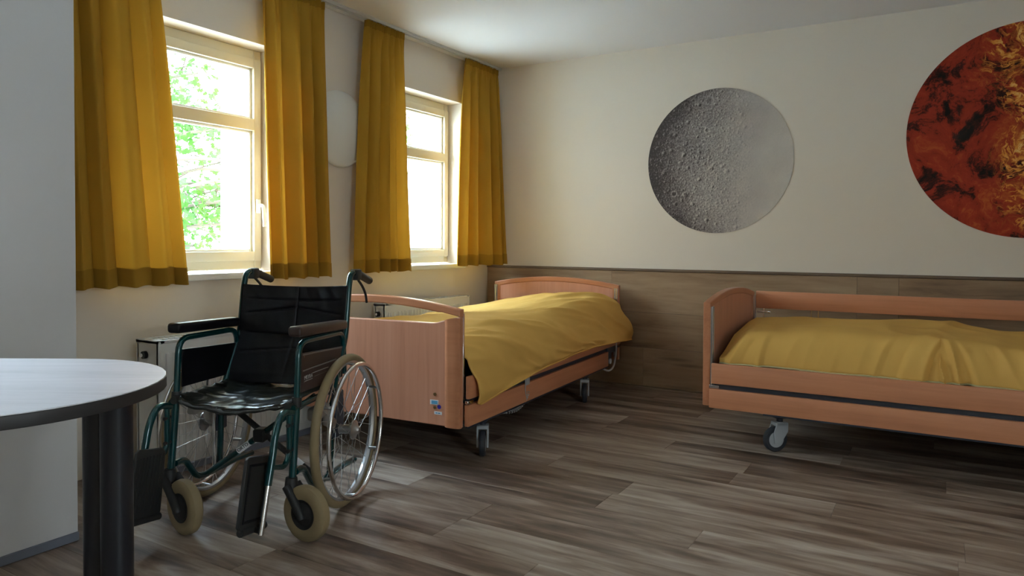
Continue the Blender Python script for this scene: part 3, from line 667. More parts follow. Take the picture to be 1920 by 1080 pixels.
    # metal guide channels on the inner faces of the end boards
    for v, d in ((.038, 1), (BL-.038, -1)):
        for u in (.018, BW-.018):
            bm = bmesh.new()
            for k in (-1, 1): box(bm, u+k*.010-.0035, u+k*.010+.0035, min(-v, -v-d*.012), max(-v, -v-d*.012), .22, .715, bev=.001)
            box(bm, u-.010, u+.010, min(-v, -v-d*.005), max(-v, -v-d*.005), .22, .715)
            bmobj('guide_channel', bm, M_chrome, b_)
    # side boards and safety rails
    for s, u in ((0, -.012), (1, BW+.012)):
        ua, ub = (u-.011, u+.011)
        boxo('side_board', (ua, ub, -(BL-.040), -.040 if not handset or s == 0 else -.30, .195, .294), M_beechL, b_, bev=.003, seg=2)
        r0, r1 = (.633, .742) if raised[s] else (.320, .425)
        boxo('safety_rail', (ua if not raised[s] else u-.005+(.014 if s == 0 else -.028), ub if not raised[s] else u+.014+(.014 if s == 0 else -.028), -(BL-.050), -.050, r0, r1), M_beechL, b_, bev=.004, seg=2)
        if raised[s]:
            boxo('safety_rail', (u-.005-.0+(.014 if s == 0 else -.028), u+.014+(.014 if s == 0 else -.028), -(BL-.050), -.050, .44, .54), M_beechL, b_, bev=.004, seg=2)
            for vv in (.10, .38, .42, BL-.40, BL-.10):
                bm = bmesh.new(); cyl(bm, (u-.014*(1 if s else -1)-.012, -vv, .53), (u-.014*(1 if s else -1)-.012, -vv, .640), .005, 8); bmobj('rail_link', bm, M_chrome, b_)
            bm = bmesh.new(); cyl(bm, (u-.040, -.06, .612), (u-.040, -.13, .612), .004, 8); cyl(bm, (u-.040, -.128, .612), (u-.040, -.142, .612), .008, 8); bmobj('rail_catch', bm, M_chrome, b_)
        # steel side bar between the boards
        boxo('side_bar', (u-.004+(.012 if s == 0 else -.032), u+.024+(.012 if s == 0 else -.032), -(BL-.06), -.06, .270, .345), M_darkmetal, b_, bev=.002)
        boxo('side_bar_underside', (ua+.001, ub-.001, -(BL-.05), -.31, .187, .196), M_darkmetal, b_, bev=.001)
        for vv in (.040, BL-.040-.05):
            boxo('rail_clip', (ua+.002, ub-.002, -vv-.05, -vv, .297, .313), M_chrome, b_, bev=.002)
    # under-frame
    bm = bmesh.new()
    for u in (.12, BW-.12-.04): box(bm, u, u+.04, -(BL-.12), -.12, .21, .26)
    for v in (.28, .60, 1.0, 1.4, 1.88): box(bm, .05, BW-.05, -v-.04, -v, .215, .255)
    box(bm, .02, BW-.02, -(BL-.06), -.06, .345, .375)
    bmobj('under_frame', bm, M_darkmetal, b_, smooth=False)
    boxo('drive_motor', (.36, .60, -1.32, -1.05, .16, .235), M_darkmetal, b_, bev=.01, seg=2)
    for i, (u, v) in enumerate(cpos):
        caster(b_, u, v, caster_rot[i], M_greymetal)
    return b_
b1 = bed((.1874, -.1688, 0), R(3.2906), 'beech care bed by the windows, its footboard open under an arched beam', (False, False), (R(112), R(112), R(118), R(118)), True, ((.066, .587), (BW-.036, .587), (.066, 1.925), (BW-.036, 1.925)))
b2 = bed((2.140, -1.258, 0), R(90), 'beech care bed along the back wall, safety rail raised on its far side', (False, True), (R(-48), R(10), R(20), R(40)), False, ((.060, .375), (BW-.06, .375), (.060, 1.75), (BW-.06, 1.75)))
# stickers and screws on the near footboard
YFB = -(BL)-.0005
def sticker(name, label, u, z, wdt, h, M, parent=b1, ry=0):
    bm = bmesh.new(); box(bm, u-wdt/2, u+wdt/2, YFB-.0010+.003, YFB+.0035, z-h/2, z+h/2)
    o = bmobj(name, bm, M, parent, smooth=False); o['label'] = label; return o
st = sticker('sticker', 'pale blue rectangular sticker', .881, .300, .046, .022, M_label); 
bm = bmesh.new(); box(bm, .866, .899, YFB+.0012, YFB+.0025, .292, .308); bmobj('printed_field', bm, M_blue, st, smooth=False)
st = sticker('sticker', 'white oval maker sticker with blue print', .902, .252, .042, .014, M_label)
for du, wd_ in ((-.008, .010), (.006, .012)):
    bm = bmesh.new(); box(bm, .902+du-wd_/2, .902+du+wd_/2, YFB+.0012, YFB+.0025, .2495, .2545); bmobj('printed_mark', bm, M_blue, st, smooth=False)
bm = bmesh.new(); lathe(bm, [(.010, 0), (.010, .002)], 24, Matrix.Translation((.908, YFB+.004, .281)) @ Matrix.Rotation(R(90), 4, 'X')); o = bmobj('round_sticker', bm, M_navy, b1); o['label'] = 'round dark blue sticker'
for z in (.338, .276):
    bm = bmesh.new(); lathe(bm, [(.0085, 0), (.007, .004), (.002, .0035)], 20, Matrix.Translation((.884, YFB+.004, z)) @ Matrix.Rotation(R(90), 4, 'X')); bmobj('screw', bm, M_brass, b1)
# handset hook with coiled cable on the near bed
bm = bmesh.new(); box(bm, BW+.020, BW+.030, -1.575, -1.535, .285, .36, bev=.004, seg=2); box(bm, BW-.02, BW+.028, -1.57, -1.54, .345, .36, bev=.003)
hk = bmobj('cable_hook', bm, M_greymetal, b1)
bm = bmesh.new(); pts = [(BW+.026, -1.585, .34), (BW+.030, -1.59, .25), (BW+.030, -1.57, .215)]
tube(bm, pts, .0025, n=6, rad=.02)
coil = []
for i in range(0, 160):
    q = i/159; a = q*2*math.pi*13
    c = Vector((BW+.032-.02*q, -1.56+.10*q*q*0-1.0*0, .24-.07*math.sin(q*1.7)))+Vector((0, .14*q-.14*q*0, 0))*-1*0
    c = Vector((BW+.030-.05*q, -1.555-.16*q*q, .245-.085*math.sin(q*math.pi*.62)))
    coil.append(c+Vector((.007*math.cos(a), .002*math.sin(a), .007*math.sin(a))))
tube(bm, coil, .0020, n=5, rad=0)
tube(bm, [coil[-1], (BW-.10, -1.83, .16), (BW-.25, -1.95, .17), (BW-.3, -1.96, .22)], .004, n=6, rad=.08)
bmobj('coiled_cable', bm, M_cable, b1)
# loop of cable and bracket at the head end
bm = bmesh.new(); box(bm, BW-.005, BW+.020, -.30, -.235, .215, .36, bev=.004); br = bmobj('head_bracket', bm, M_darkmetal, b1)
bm = bmesh.new(); tube(bm, [(BW+.020, -.15, .42), (BW+.028, -.15, .28), (BW+.026, -.20, .17), (BW+.015, -.28, .155), (BW-.01, -.33, .18)], .0065, n=8, rad=.06)
bmobj('cable_loop', bm, M_cable, b1)
bm = bmesh.new(); cyl(bm, (BW+.021, -.272, .225), (BW+.030, -.272, .225), .018, 14); bmobj('bracket_knob', bm, M_cable, br)

# mattresses
def mattress(loc, rz, label):
    o = boxo('mattress', (.115, BW-.10, -(BL-.10), -.10, .376, .50), M_matt, None, bev=.03, seg=4)
    o.location = loc; o.rotation_euler = (0, 0, rz); tag(o, label, 'mattress', 'dark mattresses under the yellow bedding')
mattress((.1874, -.1688, 0), R(3.2906), 'dark mattress under the yellow duvet on the bed by the windows')
mattress((2.140, -1.258, 0), R(90), 'dark mattress under the yellow duvet on the bed along the back wall')

# ------------------------------------------------------------------ duvets
def sm(a, b_, x):
    t_ = max(0, min(1, (x-a)/(b_-a))); return t_*t_*(3-2*t_)
def nz(x, y, z=0): return noise.noise(Vector((x, y, z)))
def interp(tab, x):
    if x <= tab[0][0]: return tab[0][1]
    for (a, p), (b_, q) in zip(tab, tab[1:]):
        if x <= b_: return p+(q-p)*((x-a)/(b_-a))
    return tab[-1][1]
def duvet_near():
    NU, NV = 170, 260
    hem = [(.0, .350), (.35, .372), (.70, .380), (1.10, .368), (1.55, .343), (1.85, .315), (2.07, .288), (2.16, .30)]
    HP = [(.015, .44), (.045, .545), (.12, .580), (.25, .615), (.42, .655), (.60, .680), (.79, .694), (.92, .682), (.995, .640), (1.035, .565), (1.072, .470), (1.118, None)]
    FP = [(.015, .44), (.045, .550), (.12, .575), (.25, .588), (.42, .597), (.60, .602), (.78, .600), (.88, .592), (.965, .563), (1.025, .500), (1.055, .410), (1.070, None)]
    def cat(p, x):
        n = len(p)-1; x = max(0, min(n-1e-6, x*n)); k = int(x); f = x-k
        a, b_, c, d = p[max(0, k-1)], p[k], p[k+1], p[min(n, k+2)]
        return [.5*(2*B+(C-A)*f+(2*A-5*B+4*C-D)*f*f+(3*B-A-3*C+D)*f**3) for A, B, C, D in zip(a, b_, c, d)]
    def P(s, t_):
        v0 = .070-.060*sm(.80, 1, s); v1 = 2.140-.035*sm(.78, 1, s)
        v = v0+(v1-v0)*t_
        zh = interp(hem, v); w_ = 1-sm(.28, 1.05, v)
        hp = [(a, zh if z is None else z) for a, z in HP]; fp = [(a, zh if z is None else z) for a, z in FP]
        uh, zh2 = cat(hp, s); uf, zf = cat(fp, s)
        u = uf+(uh-uf)*w_; z = zf+(zh2-zf)*w_
        z -= .05*(1-sm(0, .16, v-v0))*(1-sm(.6, .9, s))*sm(.02, .1, s)*.6
        side = sm(.60, .92, s); inner = sm(0, .10, s)*(1-sm(.955, 1, s))
        # long soft folds sweeping from the hump down towards the foot of the hem
        p = v*.62+s*1.55; q = v*.85-s*.70
        n1_ = nz(p*2.6, q*1.1, 5.1); n2_ = nz(p*5.5+3, q*1.6, 2.4); r1 = 1.04-math.sqrt(n1_*n1_+.003)*2.8; r2 = 1.04-math.sqrt(n2_*n2_+.003)*3.0
        a = .030*nz(p*2.1, q*1.2, 1.3)+.022*max(0, r1)**1.5+.014*max(0, r2)**2+.005*nz(v*9, s*9, 7)
        rim = math.exp(-((v-.62)/.35)**2)*sm(.35, .6, s)
        n3_ = nz(p*8, q*2.2, 9.4); a += rim*.018*max(0, 1.05-math.sqrt(n3_*n3_+.004)*3.2)
        a -= .022*math.exp(-((s-.37)/.05)**2-((v-.52)/.10)**2)
        a *= 1-.55*w_*(1-sm(.2, .6, s))
        z += a*inner*(1-.75*side); u += a*inner*side*.9
        u += side*inner*.010*math.sin(v*7+2*nz(v*2, 1))
        # hem waves
        u += sm(.9, 1, s)*.010*nz(v*5, 4.4)
        return Vector((u, -v, z))
    bm = bmesh.new()
    g = [[bm.verts.new(P(i/NU, j/NV)) for i in range(NU+1)] for j in range(NV+1)]
    for j in range(NV):
        for i in range(NU): bm.faces.new((g[j][i], g[j][i+1], g[j+1][i+1], g[j+1][i]))
    edge = [g[j][NU].co.copy() for j in range(NV+1)]+[]
    o = bmobj('duvet', bm, M_duvet, None, loc=(.1874, -.1688, 0), rot=(0, 0, R(3.2906)))
    md = o.modifiers.new('solidify', 'SOLIDIFY'); md.thickness = .008; md.offset = -1
    tag(o, 'rumpled mustard yellow duvet humped near the headboard of the bed by the windows', 'duvet')
    bm = bmesh.new(); tube(bm, edge[::3], .0045, n=6, rad=0); bmobj('piped_hem', bm, M_duvet, o)
    return o
def duvet_far():
    NU, NV = 120, 420
    def P(s, t_):
        v = .075+(2.14-.075)*t_
        top = .588+.022*sm(.1, .9, v)*(1-sm(1.02, 1.4, v)*1.1)+.006*nz(v*3, s*3, 9)
        sl, sr = .30, .86
        zh = .422+.008*nz(v*4, 2.2)
        if s < sl:
            q = s/sl; a = q*math.pi/2
            u = .035+.115*(1-math.cos(a)); z = zh+(top-zh)*math.sin(a)**.85
        elif s < sr:
            q = (s-sl)/(sr-sl); u = .150+.74*q; z = top+.012*math.sin(math.pi*q)
        else:
            q = (s-sr)/(1-sr); u = .89+.09*math.sin(q*math.pi/2); z = top-(top-.47)*(1-math.cos(q*math.pi/2))
        # the left end sinks towards the board, most at the near corner
        e = (1-sm(0, .15, v-.075)); zl = interp([(.03, .445), (.15, .475), (.35, .535), (.7, .575), (1, .585)], u)
        if z > zl: z -= (z-zl)*e**1.6
        side = (1-sm(sl*.55, sl*1.6, s))*sm(0, .25, s/sl+.25)
        cl = .9*math.exp(-((v-1.06)/.17)**2)+.45*math.exp(-((v-.20)/.10)**2)+.55*math.exp(-((v-1.45)/.15)**2)+.16
        n1_ = nz(v*11+s*2.4*math.copysign(1, v-1.06), s*1.2, 1.7); k1 = max(0, 1.04-math.sqrt(n1_*n1_+.0025)*3.1); k2 = nz(v*17, s*2, 5.5)
        u -= side*cl*(.036*k1+.012*k2)-side*.006
        u -= side*(1-e)*.012*(1-sm(.10, .16, v-.075)*0)
        f1 = nz(v*3.2, u*3.0, 2.3); f2 = nz(v*7.5+u*3, u*6, 6.6); ridge = max(0, 1-abs(nz(v*4+u*2, u*3.6, 8.8))*2.6)
        z += (.010*f1+.005*f2+.006*ridge)*sm(sl*.6, sl*1.4, s)*(1-e)
        z += .010*math.exp(-((v-1.06-.15*(u-.5))/.04)**2)*sm(sl*.6, sl*1.2, s)
        return Vector((u, -v, z))
    bm = bmesh.new()
    g = [[bm.verts.new(P(i/NU, j/NV)) for i in range(NU+1)] for j in range(NV+1)]
    for j in range(NV):
        for i in range(NU): bm.faces.new((g[j][i], g[j][i+1], g[j+1][i+1], g[j+1][i]))
    e1 = [g[j][0].co.copy() for j in range(0, NV+1, 2)]
    o = bmobj('duvet', bm, M_duvet, None, loc=(2.140, -1.258, 0), rot=(0, 0, R(90)))
    md = o.modifiers.new('solidify', 'SOLIDIFY'); md.thickness = .008; md.offset = -1
    tag(o, 'smooth mustard yellow duvet lying flat on the bed along the back wall', 'duvet')
    bm = bmesh.new(); tube(bm, e1, .0040, n=6, rad=0)
    pts = [(.006, -(.80+.04*i), .310-.018*math.sin(math.pi*i/10)+.004) for i in range(11)]
    tube(bm, pts, .003, n=6, rad=0)
    hh = bmobj('piped_hem', bm, M_duvetedge, o); hh['label'] = 'pale piped edge of the duvet'
    # corner of the cover hanging through the gap between the boards
    bm = bmesh.new(); a = [bm.verts.new(Vector(p)) for p in pts]; c = [bm.verts.new((p[0]+.004, p[1], .335)) for p in pts]
    for i in range(10): bm.faces.new((a[i], a[i+1], c[i+1], c[i]))
    bmobj('hanging_corner', bm, M_duvet, o)
    return o
duvet_near(); duvet_far()

# ------------------------------------------------------------------ round-ended table
tb = empty('table', (1.494, -4.251, 0), R(180+30.92)); tag(tb, 'table with pale wood top, black edge and thick black legs at left', 'table')
def track(r, L, n=24):
    p = [(-r*0+r*math.cos(a), r*math.sin(a)) for a in [R(90)+math.pi*i/n for i in range(n+1)]]
    p = [(x, y) for x, y in p]; q = [(L-x, -y) for x, y in p]
    return p+q
def slab(name, loop, z0, z1, M, parent, bev):
    o = plate(name, [loop], -(z1-z0)/2, (z1-z0)/2, M, parent, bev=bev)
    o.data.transform(Matrix.Translation((0, 0, (z0+z1)/2)) @ Matrix.Rotation(R(-90), 4, 'X') if False else Matrix.Rotation(R(90), 4, 'X'))
    zs = [v.co.z for v in o.data.vertices]; dz = (z0+z1)/2-(min(zs)+max(zs))/2
    o.data.transform(Matrix.Translation((0, 0, dz))); return o
LT = .50
top = slab('tabletop', track(.338, LT), .7125, .738, M_tabedge, tb, .002)
slab('wood_surface', track(.3365, LT), .7375, .740, M_tabtop, top, .0008)
Minv = Matrix.Rotation(-R(180+30.92), 4, 'Z') @ Matrix.Translation((-1.494, 4.251, 0))
for wx, wy in ((1.668, -4.080), (1.585, -4.072)):
    p = Minv @ Vector((wx, wy, 0))
    for k in (0, 1):
        q = p if k == 0 else Vector((LT-p.x, p.y, 0))
        bm = bmesh.new(); cyl(bm, (q.x, q.y, .0), (q.x, q.y, .713), .0325, 32); bmobj('leg', bm, M_leg, tb)
for k in (0, 1):
    p = Minv @ Vector((1.62, -4.09, 0)); 
    if k: p.x = LT-p.x
    bm = bmesh.new(); lathe(bm, [(.16, 0), (.16, .006), (.15, .010)], 40, Matrix.Translation((p.x, p.y*.6, 0))); bmobj('foot_plate', bm, M_leg, tb)

# ------------------------------------------------------------------ wheelchair  (local: x = across, -y = forward, z up)
WC = empty('wheelchair', (.905, -2.977, 0), R(20.18)); tag(WC, 'folding wheelchair with dark green frame and black seat, beside the table', 'wheelchair')
def L3(u, v, z): return (u, -v, z)
U0 = .24
for s in (-1, 1):
    u = U0*s
    # frame tubes
    ft = tubeo('back_tube', [L3(u, .03, .125), L3(u, .015, .42), L3(u, -.12, .65), L3(u, -.155, .86), L3(u, -.175, .912), L3(u, -.255, .905)], .0125, M_green, WC, rad=.045, n=12)
    tubeo('push_grip', [L3(u, -.245, .906), L3(u, -.378, .868)], .0165, M_black, WC, n=14, rad=0)
    bm = bmesh.new(); box(bm, u-.02, u+.02, .205, .250, .878, .925, bev=.008, seg=2); cp = bmobj('brake_clamp', bm, M_black, WC)
    tubeo('brake_lever', [L3(u+.01, -.21, .89), L3(u+.012, -.27, .85), L3(u+.012, -.305, .815), L3(u+.012, -.318, .775)], .0055, M_black, WC, n=8, rad=.03)
    tubeo('lower_tube', [L3(u, .31, .222), L3(u, .255, .222), L3(u, .185, .135), L3(u, .13, .122), L3(u, -.09, .122), L3(u, -.21, .112)], .0125, M_green, WC, rad=.04, n=12)
    tubeo('front_post', [L3(u, .336, .185), L3(u, .300, .475)], .0135, M_green, WC, n=12, rad=0)
    tubeo('seat_tube', [L3(u, .33, .452), L3(u, -.05, .455)], .0115, M_green, WC, n=10, rad=0)
    tubeo('arm_tube', [L3(u, .300, .475), L3(u, .285, .680), L3(u, -.095, .672), L3(u, -.105, .500)], .0115, M_green, WC, rad=.055, n=12)
    bm = bmesh.new(); cyl(bm, L3(u, .302, .452), L3(u, .299, .486), .0175, 14); bmobj('clamp_ring', bm, M_black, WC)
    bm = bmesh.new(); box(bm, u-.026, u+.026, -.320, .088, -.018, .020, bev=.012, seg=3)
    for v_ in bm.verts: v_.co.z += .710+(-.008 if v_.co.y > 0 else 0)*0+(-v_.co.y)*.045-.003
    bmobj('armrest_pad', bm, M_blackvinyl if s < 0 else M_brownvinyl, WC)
    po = [(-.268, .497), (-.268, .648-.01), (.085, .615), (.085, .49)]
    pl = plate('side_panel', [po], -.003, .003, M_brownvinyl if s > 0 else M_blackvinyl, WC, bev=.001)
    pl.rotation_euler = (0, 0, R(90)); pl.location = (u, 0, 0)
    # hanger, loop, chrome leg, plate
    tubeo('hanger_tube', [L3(u, .335, .440), L3(u, .405, .458), L3(u, .450, .40), L3(u, .470, .32), L3(u, .500, .235)], .0125, M_green, WC, rad=.045, n=12)
    tubeo('hanger_loop', [L3(u-.002, .352, .440), L3(u-.002, .352, .300), L3(u-.002, .385, .262), L3(u-.002, .478, .290)], .010, M_green, WC, rad=.04, n=10)
    for zz in (.40, .31):
        bm = bmesh.new(); cyl(bm, L3(u, .337, zz), L3(u, .368, zz), .007, 10); bmobj('hanger_pin', bm, M_black, WC)
    tubeo('foot_rod', [L3(u, .495, .245), L3(u, .545, .088)], .009, M_chrome, WC, n=12, rad=0)
    up_ = u-.040*s
    # folded-up plate in the fore-aft plane, slightly leaning
    loop = [(.565, .335), (.55, .342), (.435, .318), (.422, .30), (.452, .100), (.47, .085), (.605, .118), (.618, .135)]
    fp = plate('footplate', [[(-a, b3) for a, b3 in loop]], -.006, .006, M_black, WC, bev=.003)
    fp.rotation_euler = (0, 0, R(90)); fp.location = (up_, 0, 0)
    bm = bmesh.new()
    if s < 0:
        for i in range(9):
            q = .44+.0165*i; tube(bm, [(-q+.006, -.007, .300+.002*i), (-q-.032+.0, -.007, .125+.002*i)], .0022, n=5, rad=0)
        rb = bmobj('tread_rib', bm, M_black, fp); tag(rb, kind='stuff')
    else:
        fr_ = [(-a, b3) for a, b3 in [(.552, .318), (.446, .296), (.474, .112), (.598, .140)]]
        bm.free(); inn = [(-.545, .308), (-.455, .289), (-.480, .122), (-.588, .147)]
        plate('rim', [fr_, inn], -.009, -.005, M_blackvinyl, fp, bev=.0008)
    bm = bmesh.new(); cyl(bm, L3(up_, .455, .085), L3(up_, .60, .112), .013, 12); cyl(bm, L3(up_, .52, .095), L3(u, .542, .10), .010, 10); bmobj('footplate_hinge', bm, M_black, WC)
    # cross-support rods and axle plate
    tubeo('support_rod', [L3(u-.012*s, .087, .45), L3(u-.012*s, .087, .125)], .0075, M_chrome, WC, n=10, rad=0)
    bm = bmesh.new(); box(bm, min(u+.006*s, u+.030*s), max(u+.006*s, u+.030*s), -.035, .035, .27, .45, bev=.004); bmobj('axle_plate', bm, M_darkmetal, WC)
    # parking brake
    bm = bmesh.new(); box(bm, min(u-.012*s, u+.030*s), max(u-.012*s, u+.030*s), -.205, -.085, .375, .425, bev=.012, seg=3); box(bm, min(u, u+.028*s), max(u, u+.028*s), -.10, -.045, .33, .40, bev=.010, seg=2)
    bk = bmobj('brake_housing', bm, M_cast, WC)
    bm = bmesh.new(); tube(bm, [L3(u+.022*s, .11, .40), L3(u+.024*s, .085, .435), L3(u+.030*s, .060, .505)], .005, rad=.02, n=8); bmobj('parking_lever', bm, M_chrome, bk)
    bm = bmesh.new(); lathe(bm, [(.020, -.012), (.024, 0), (.020, .012)], 16, Matrix.Translation(L3(u+.02*s, .06, .335)) @ Matrix.Rotation(R(90), 4, 'Y')); bmobj('brake_knob', bm, M_steel, bk)
    # ---- drive wheel
    RW = .298; Mw = Matrix.Translation((.297*s, 0, RW)) @ Matrix.Rotation(R(90), 4, 'Y')
    bm = bmesh.new(); lathe(bm, [(.262, -.011), (.272, -.013), (.276, -.011), (.271, 0), (.276, .011), (.272, .013), (.262, .011), (.258, 0)], 72, Mw, close=True)
    wh = bmobj('drive_wheel', bm, M_rim, WC)
    bm = bmesh.new(); torus(bm, RW-.0165, .0165, 80, 14, Mw, sx=1.05); bmobj('tyre', bm, M_tyre, wh)
    Mp = Matrix.Translation((.342*s, 0, RW)) @ Matrix.Rotation(R(90), 4, 'Y')
    bm = bmesh.new(); torus(bm, .258, .0088, 80, 10, Mp); bmobj('push_rim', bm, M_chrome, wh)
    for k in range(6):
        a = k*math.pi/3+.5
        bm = bmesh.new(); c, d = math.cos(a), math.sin(a)
        cyl(bm, (.300*s, .262*c, RW+.262*d), (.338*s, .257*c, RW+.257*d), .006, 8); bmobj('rim_bracket', bm, M_steel, wh)
    bm = bmesh.new(); lathe(bm, [(.012, -.050), (.018, -.046), (.036, -.040), (.036, -.034), (.018, -.026), (.017, .022), (.038, .028), (.038, .034), (.022, .040), (.014, .052), (.010, .056)], 28, Matrix.Translation((.297*s, 0, RW)) @ Matrix.Rotation(R(90)*s, 4, 'Y'))
    bmobj('hub', bm, M_steel, wh)
    bms = bmesh.new(); cyl(bms, (0, 0, 0), (0, 0, 1), .0011, 5); spm = bpy.data.meshes.new('spoke'); bms.to_mesh(spm); bms.free(); spm.materials.append(M_steel)
    for k in range(36):
        a = k*2*math.pi/36; side = 1 if k % 2 else -1; tw = .95*(1 if (k//2) % 2 else -1)
        A = Vector((.297*s+side*.031, .034*math.cos(a+tw), RW+.034*math.sin(a+tw))); B_ = Vector((.297*s+side*.002, .263*math.cos(a), RW+.263*math.sin(a)))
        o = bpy.data.objects.new('spoke', spm); COL.objects.link(o); o.parent = wh
        d = B_-A; o.location = A; o.rotation_euler = d.to_track_quat('Z', 'Y').to_euler(); o.scale = (1, 1, d.length)
    # ---- caster
    hu, hv = (.308, .362) if s > 0 else (-.142, .392)
    if s > 0: su, sv = .240, .340
    else: su, sv = -.236, .345
    rc = .098; d = Vector((hu-su, -(hv-sv), 0)).normalized(); n_ = Vector((-d.y, d.x, 0))
    Mc = Matrix.Translation(L3(hu, hv, rc)) @ n_.to_track_quat('Z', 'Y').to_matrix().to_4x4()
    bm = bmesh.new()
    lathe(bm, [(.050, -.019), (.062, -.023), (.084, -.022), (.095, -.014), (.098, 0), (.095, .014), (.084, .022), (.062, .023), (.050, .019)], 48, Mc, close=True); cw = bmobj('caster_wheel', bm, M_tyre, WC)
    bm = bmesh.new(); lathe(bm, [(.014, -.026), (.020, -.022), (.040, -.016), (.052, -.0215), (.053, 0), (.052, .0215), (.040, .016), (.020, .022), (.014, .026)], 32, Mc); bmobj('hub_disc', bm, M_black, cw)
    bm = bmesh.new(); lathe(bm, [(.006, -.040), (.006, .040)], 12, Mc); bmobj('axle_bolt', bm, M_chrome, cw)
    bm = bmesh.new()
    for q in (-1, 1):
        a0 = Vector(L3(su, sv, .185))+n_*q*.024; a1 = Vector(L3(hu, hv, rc))+n_*q*.030
        tube(bm, [a0+Vector((0, 0, -.0)), a0.lerp(a1, .55)-d*.006+Vector((0, 0, .012)), a1, a1-Vector((0, 0, .012))+d*.004], .0155, n=10, rad=.03, sx=.42 if False else 1.0)
    cyl(bm, L3(su, sv, .165), L3(su, sv, .212), .026, 18, .020)
    bmobj('caster_fork', bm, M_black, WC)

# cross brace
for k, sgn in ((0, 1), (1, -1)):
    v = .105+.022*k
    cb = tubeo('cross_brace', [L3(-.225*sgn, v, .455), L3(.225*sgn, v, .132)], .0115, M_black if k == 0 else M_green, WC, n=10, rad=0, sx=1)
    if k == 1:
        d = Vector(L3(.225*sgn, v, .132))-Vector(L3(-.225*sgn, v, .455)); p = Vector(L3(-.225*sgn, v, .455))+d*.60
        dn = d.normalized(); bm = bmesh.new(); cyl(bm, p, p+dn*.062, .0121, 14); lb = bmobj('sticker_band', bm, M_label, cb); 
        ang = math.atan2(-dn.z, -dn.x)
        text('lettering', 'ORTO', .019, M_black, lb, Matrix.Translation(p+dn*.031+Vector((0, -.0125, 0))) @ Matrix.Rotation(-ang, 4, 'Y') @ Matrix.Rotation(R(90), 4, 'X'))
bm = bmesh.new(); box(bm, -.024, .024, -.150, -.095, .268, .318, bev=.006); bmobj('brace_pivot', bm, M_black, WC)
# white tape on the right lower brace end
bm = bmesh.new(); a_ = Vector(L3(.225, .105, .132)); b3 = Vector(L3(-.225, .105, .455)); cyl(bm, a_.lerp(b3, .14), a_.lerp(b3, .20), .0121, 14); bmobj('white_band', bm, M_label, WC)

# seat sling
bm = bmesh.new(); NU, NV = 70, 50
def seatp(i, j):
    s_ = -1+2*i/NU; q = j/NV; v = .335-.40*q; u = .232*s_
    sag = .034*(1-s_*s_)*(1-.35*q)
    z = .474-sag+.006*nz(u*16, v*9, .5)+.0045*max(0, 1-abs(nz(u*9+v*14, v*9-u*6, 2))*4)
    z += .002*nz(u*40+v*20, v*25)
    z -= .020*max(0, 1-q/.05)**2*(1-.3*abs(s_))
    v += .010*(1-s_*s_)*(1-q)
    return Vector(L3(u, v, z))
g = [[bm.verts.new(seatp(i, j)) for i in range(NU+1)] for j in range(NV+1)]
for j in range(NV):
    for i in range(NU): bm.faces.new((g[j][i], g[j][i+1], g[j+1][i+1], g[j+1][i]))
seat = bmobj('seat', bm, M_seat, WC); md = seat.modifiers.new('solidify', 'SOLIDIFY'); md.thickness = .004; md.offset = -1
for s in (-1, 1):
    bm = bmesh.new(); cyl(bm, L3(.222*s, .342, .462), L3(.222*s, .30, .462), .014, 12); bmobj('seat_plug', bm, M_black, WC)
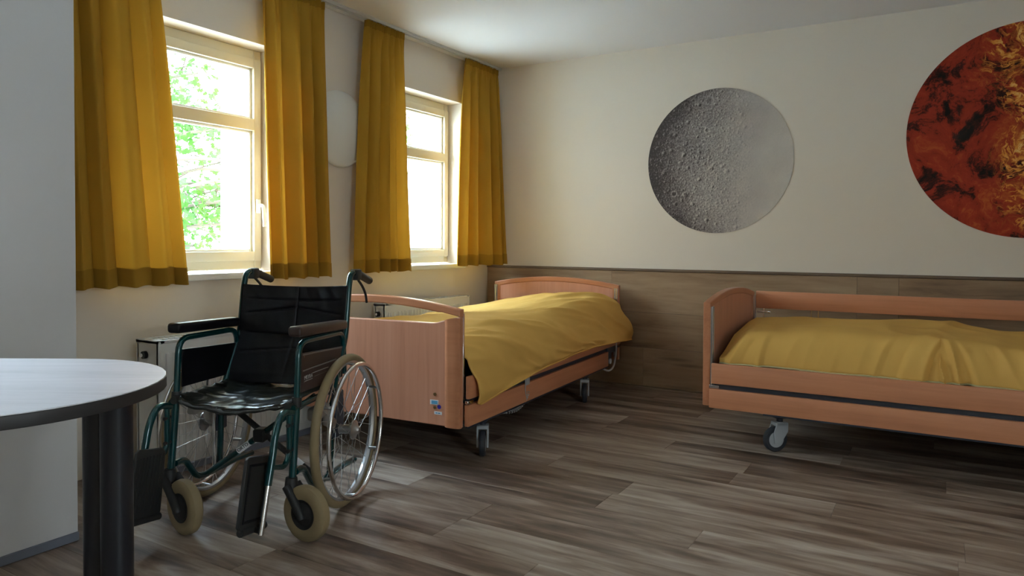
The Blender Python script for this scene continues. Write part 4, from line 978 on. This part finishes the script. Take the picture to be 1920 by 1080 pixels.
# backrest sling with stitched channels
bm = bmesh.new(); NU, NV = 90, 90
def backp(i, j, off=0):
    s_ = -1+2*i/NU; q = j/NV; z = .462+.398*q
    vb = interp([(.40, .0), (.50, -.035), (.65, -.118), (.86, -.153)], z)
    sag = .040*(1-s_*s_)*(.55+.45*q)
    u = .238*s_
    d = 0
    for zz, cv in ((.800, 0), (.735, .035), (.66, -.01), (.58, .02)):
        zl = zz+cv*(1-abs(s_))*(1 if cv else 0)-.0; d += .0045*math.exp(-((z-zl)/.0045)**2)*(1-sm(.86, .93, abs(s_)))
    d += .0045*math.exp(-(s_/.018)**2)*sm(.0, .35, q)
    wr = .0035*max(0, 1-abs(nz(u*12+z*7, z*4, 3))*3)*sm(.78, .9, q)+.003*nz(u*22, z*14, 1)
    z2 = z-.010*(1-s_*s_)*q
    return Vector(L3(u, vb-sag-d+wr+.012, z2))
g = [[bm.verts.new(backp(i, j)) for i in range(NU+1)] for j in range(NV+1)]
for j in range(NV):
    for i in range(NU): bm.faces.new((g[j][i], g[j][i+1], g[j+1][i+1], g[j+1][i]))
back = bmobj('backrest', bm, M_blackvinyl, WC); md = back.modifiers.new('solidify', 'SOLIDIFY'); md.thickness = .010; md.offset = 1
# trim strips and lettering on the right side panel (outer face looks to +x)
xf = U0+.0034
spn = [o for o in WC.children if o.name.startswith('side_panel')][-1]
def strip(name, v0, z0, v1, z1, th, M):
    bm = bmesh.new(); tube(bm, [(xf, -v0, z0), (xf, -v1, z1)], th, n=6, rad=0); o = bmobj(name, bm, M, WC); return o
M_silv = mat('silver_print', (.42, .40, .38), .4); M_silv2 = mat('dark_piping', (.16, .14, .13), .35)
strip('panel_piping', .262, .632, -.075, .612, .0028, M_silv2); strip('panel_piping', .262, .573, -.02, .572, .0026, M_silv2)
strip('panel_stripe', .185, .553, .05, .552, .0012, M_silv); strip('panel_stripe', .250, .533, .185, .533, .0012, M_silv); strip('panel_stripe', .17, .538, .06, .538, .0009, M_silv2)
text('lettering', 'MEYRA', .021, M_silv, WC, Matrix.Translation((xf+.0006, -.218, .545)) @ Matrix.Rotation(R(90), 4, 'Z') @ Matrix.Rotation(R(90), 4, 'X'))
for vv, zz in ((.255, .625), (.255, .533), (.258, .503)):
    bm = bmesh.new(); cyl(bm, (xf-.001, -vv, zz), (xf+.003, -vv, zz), .003, 8); bmobj('rivet', bm, M_chrome, WC)
print('objects', len(bpy.data.objects))
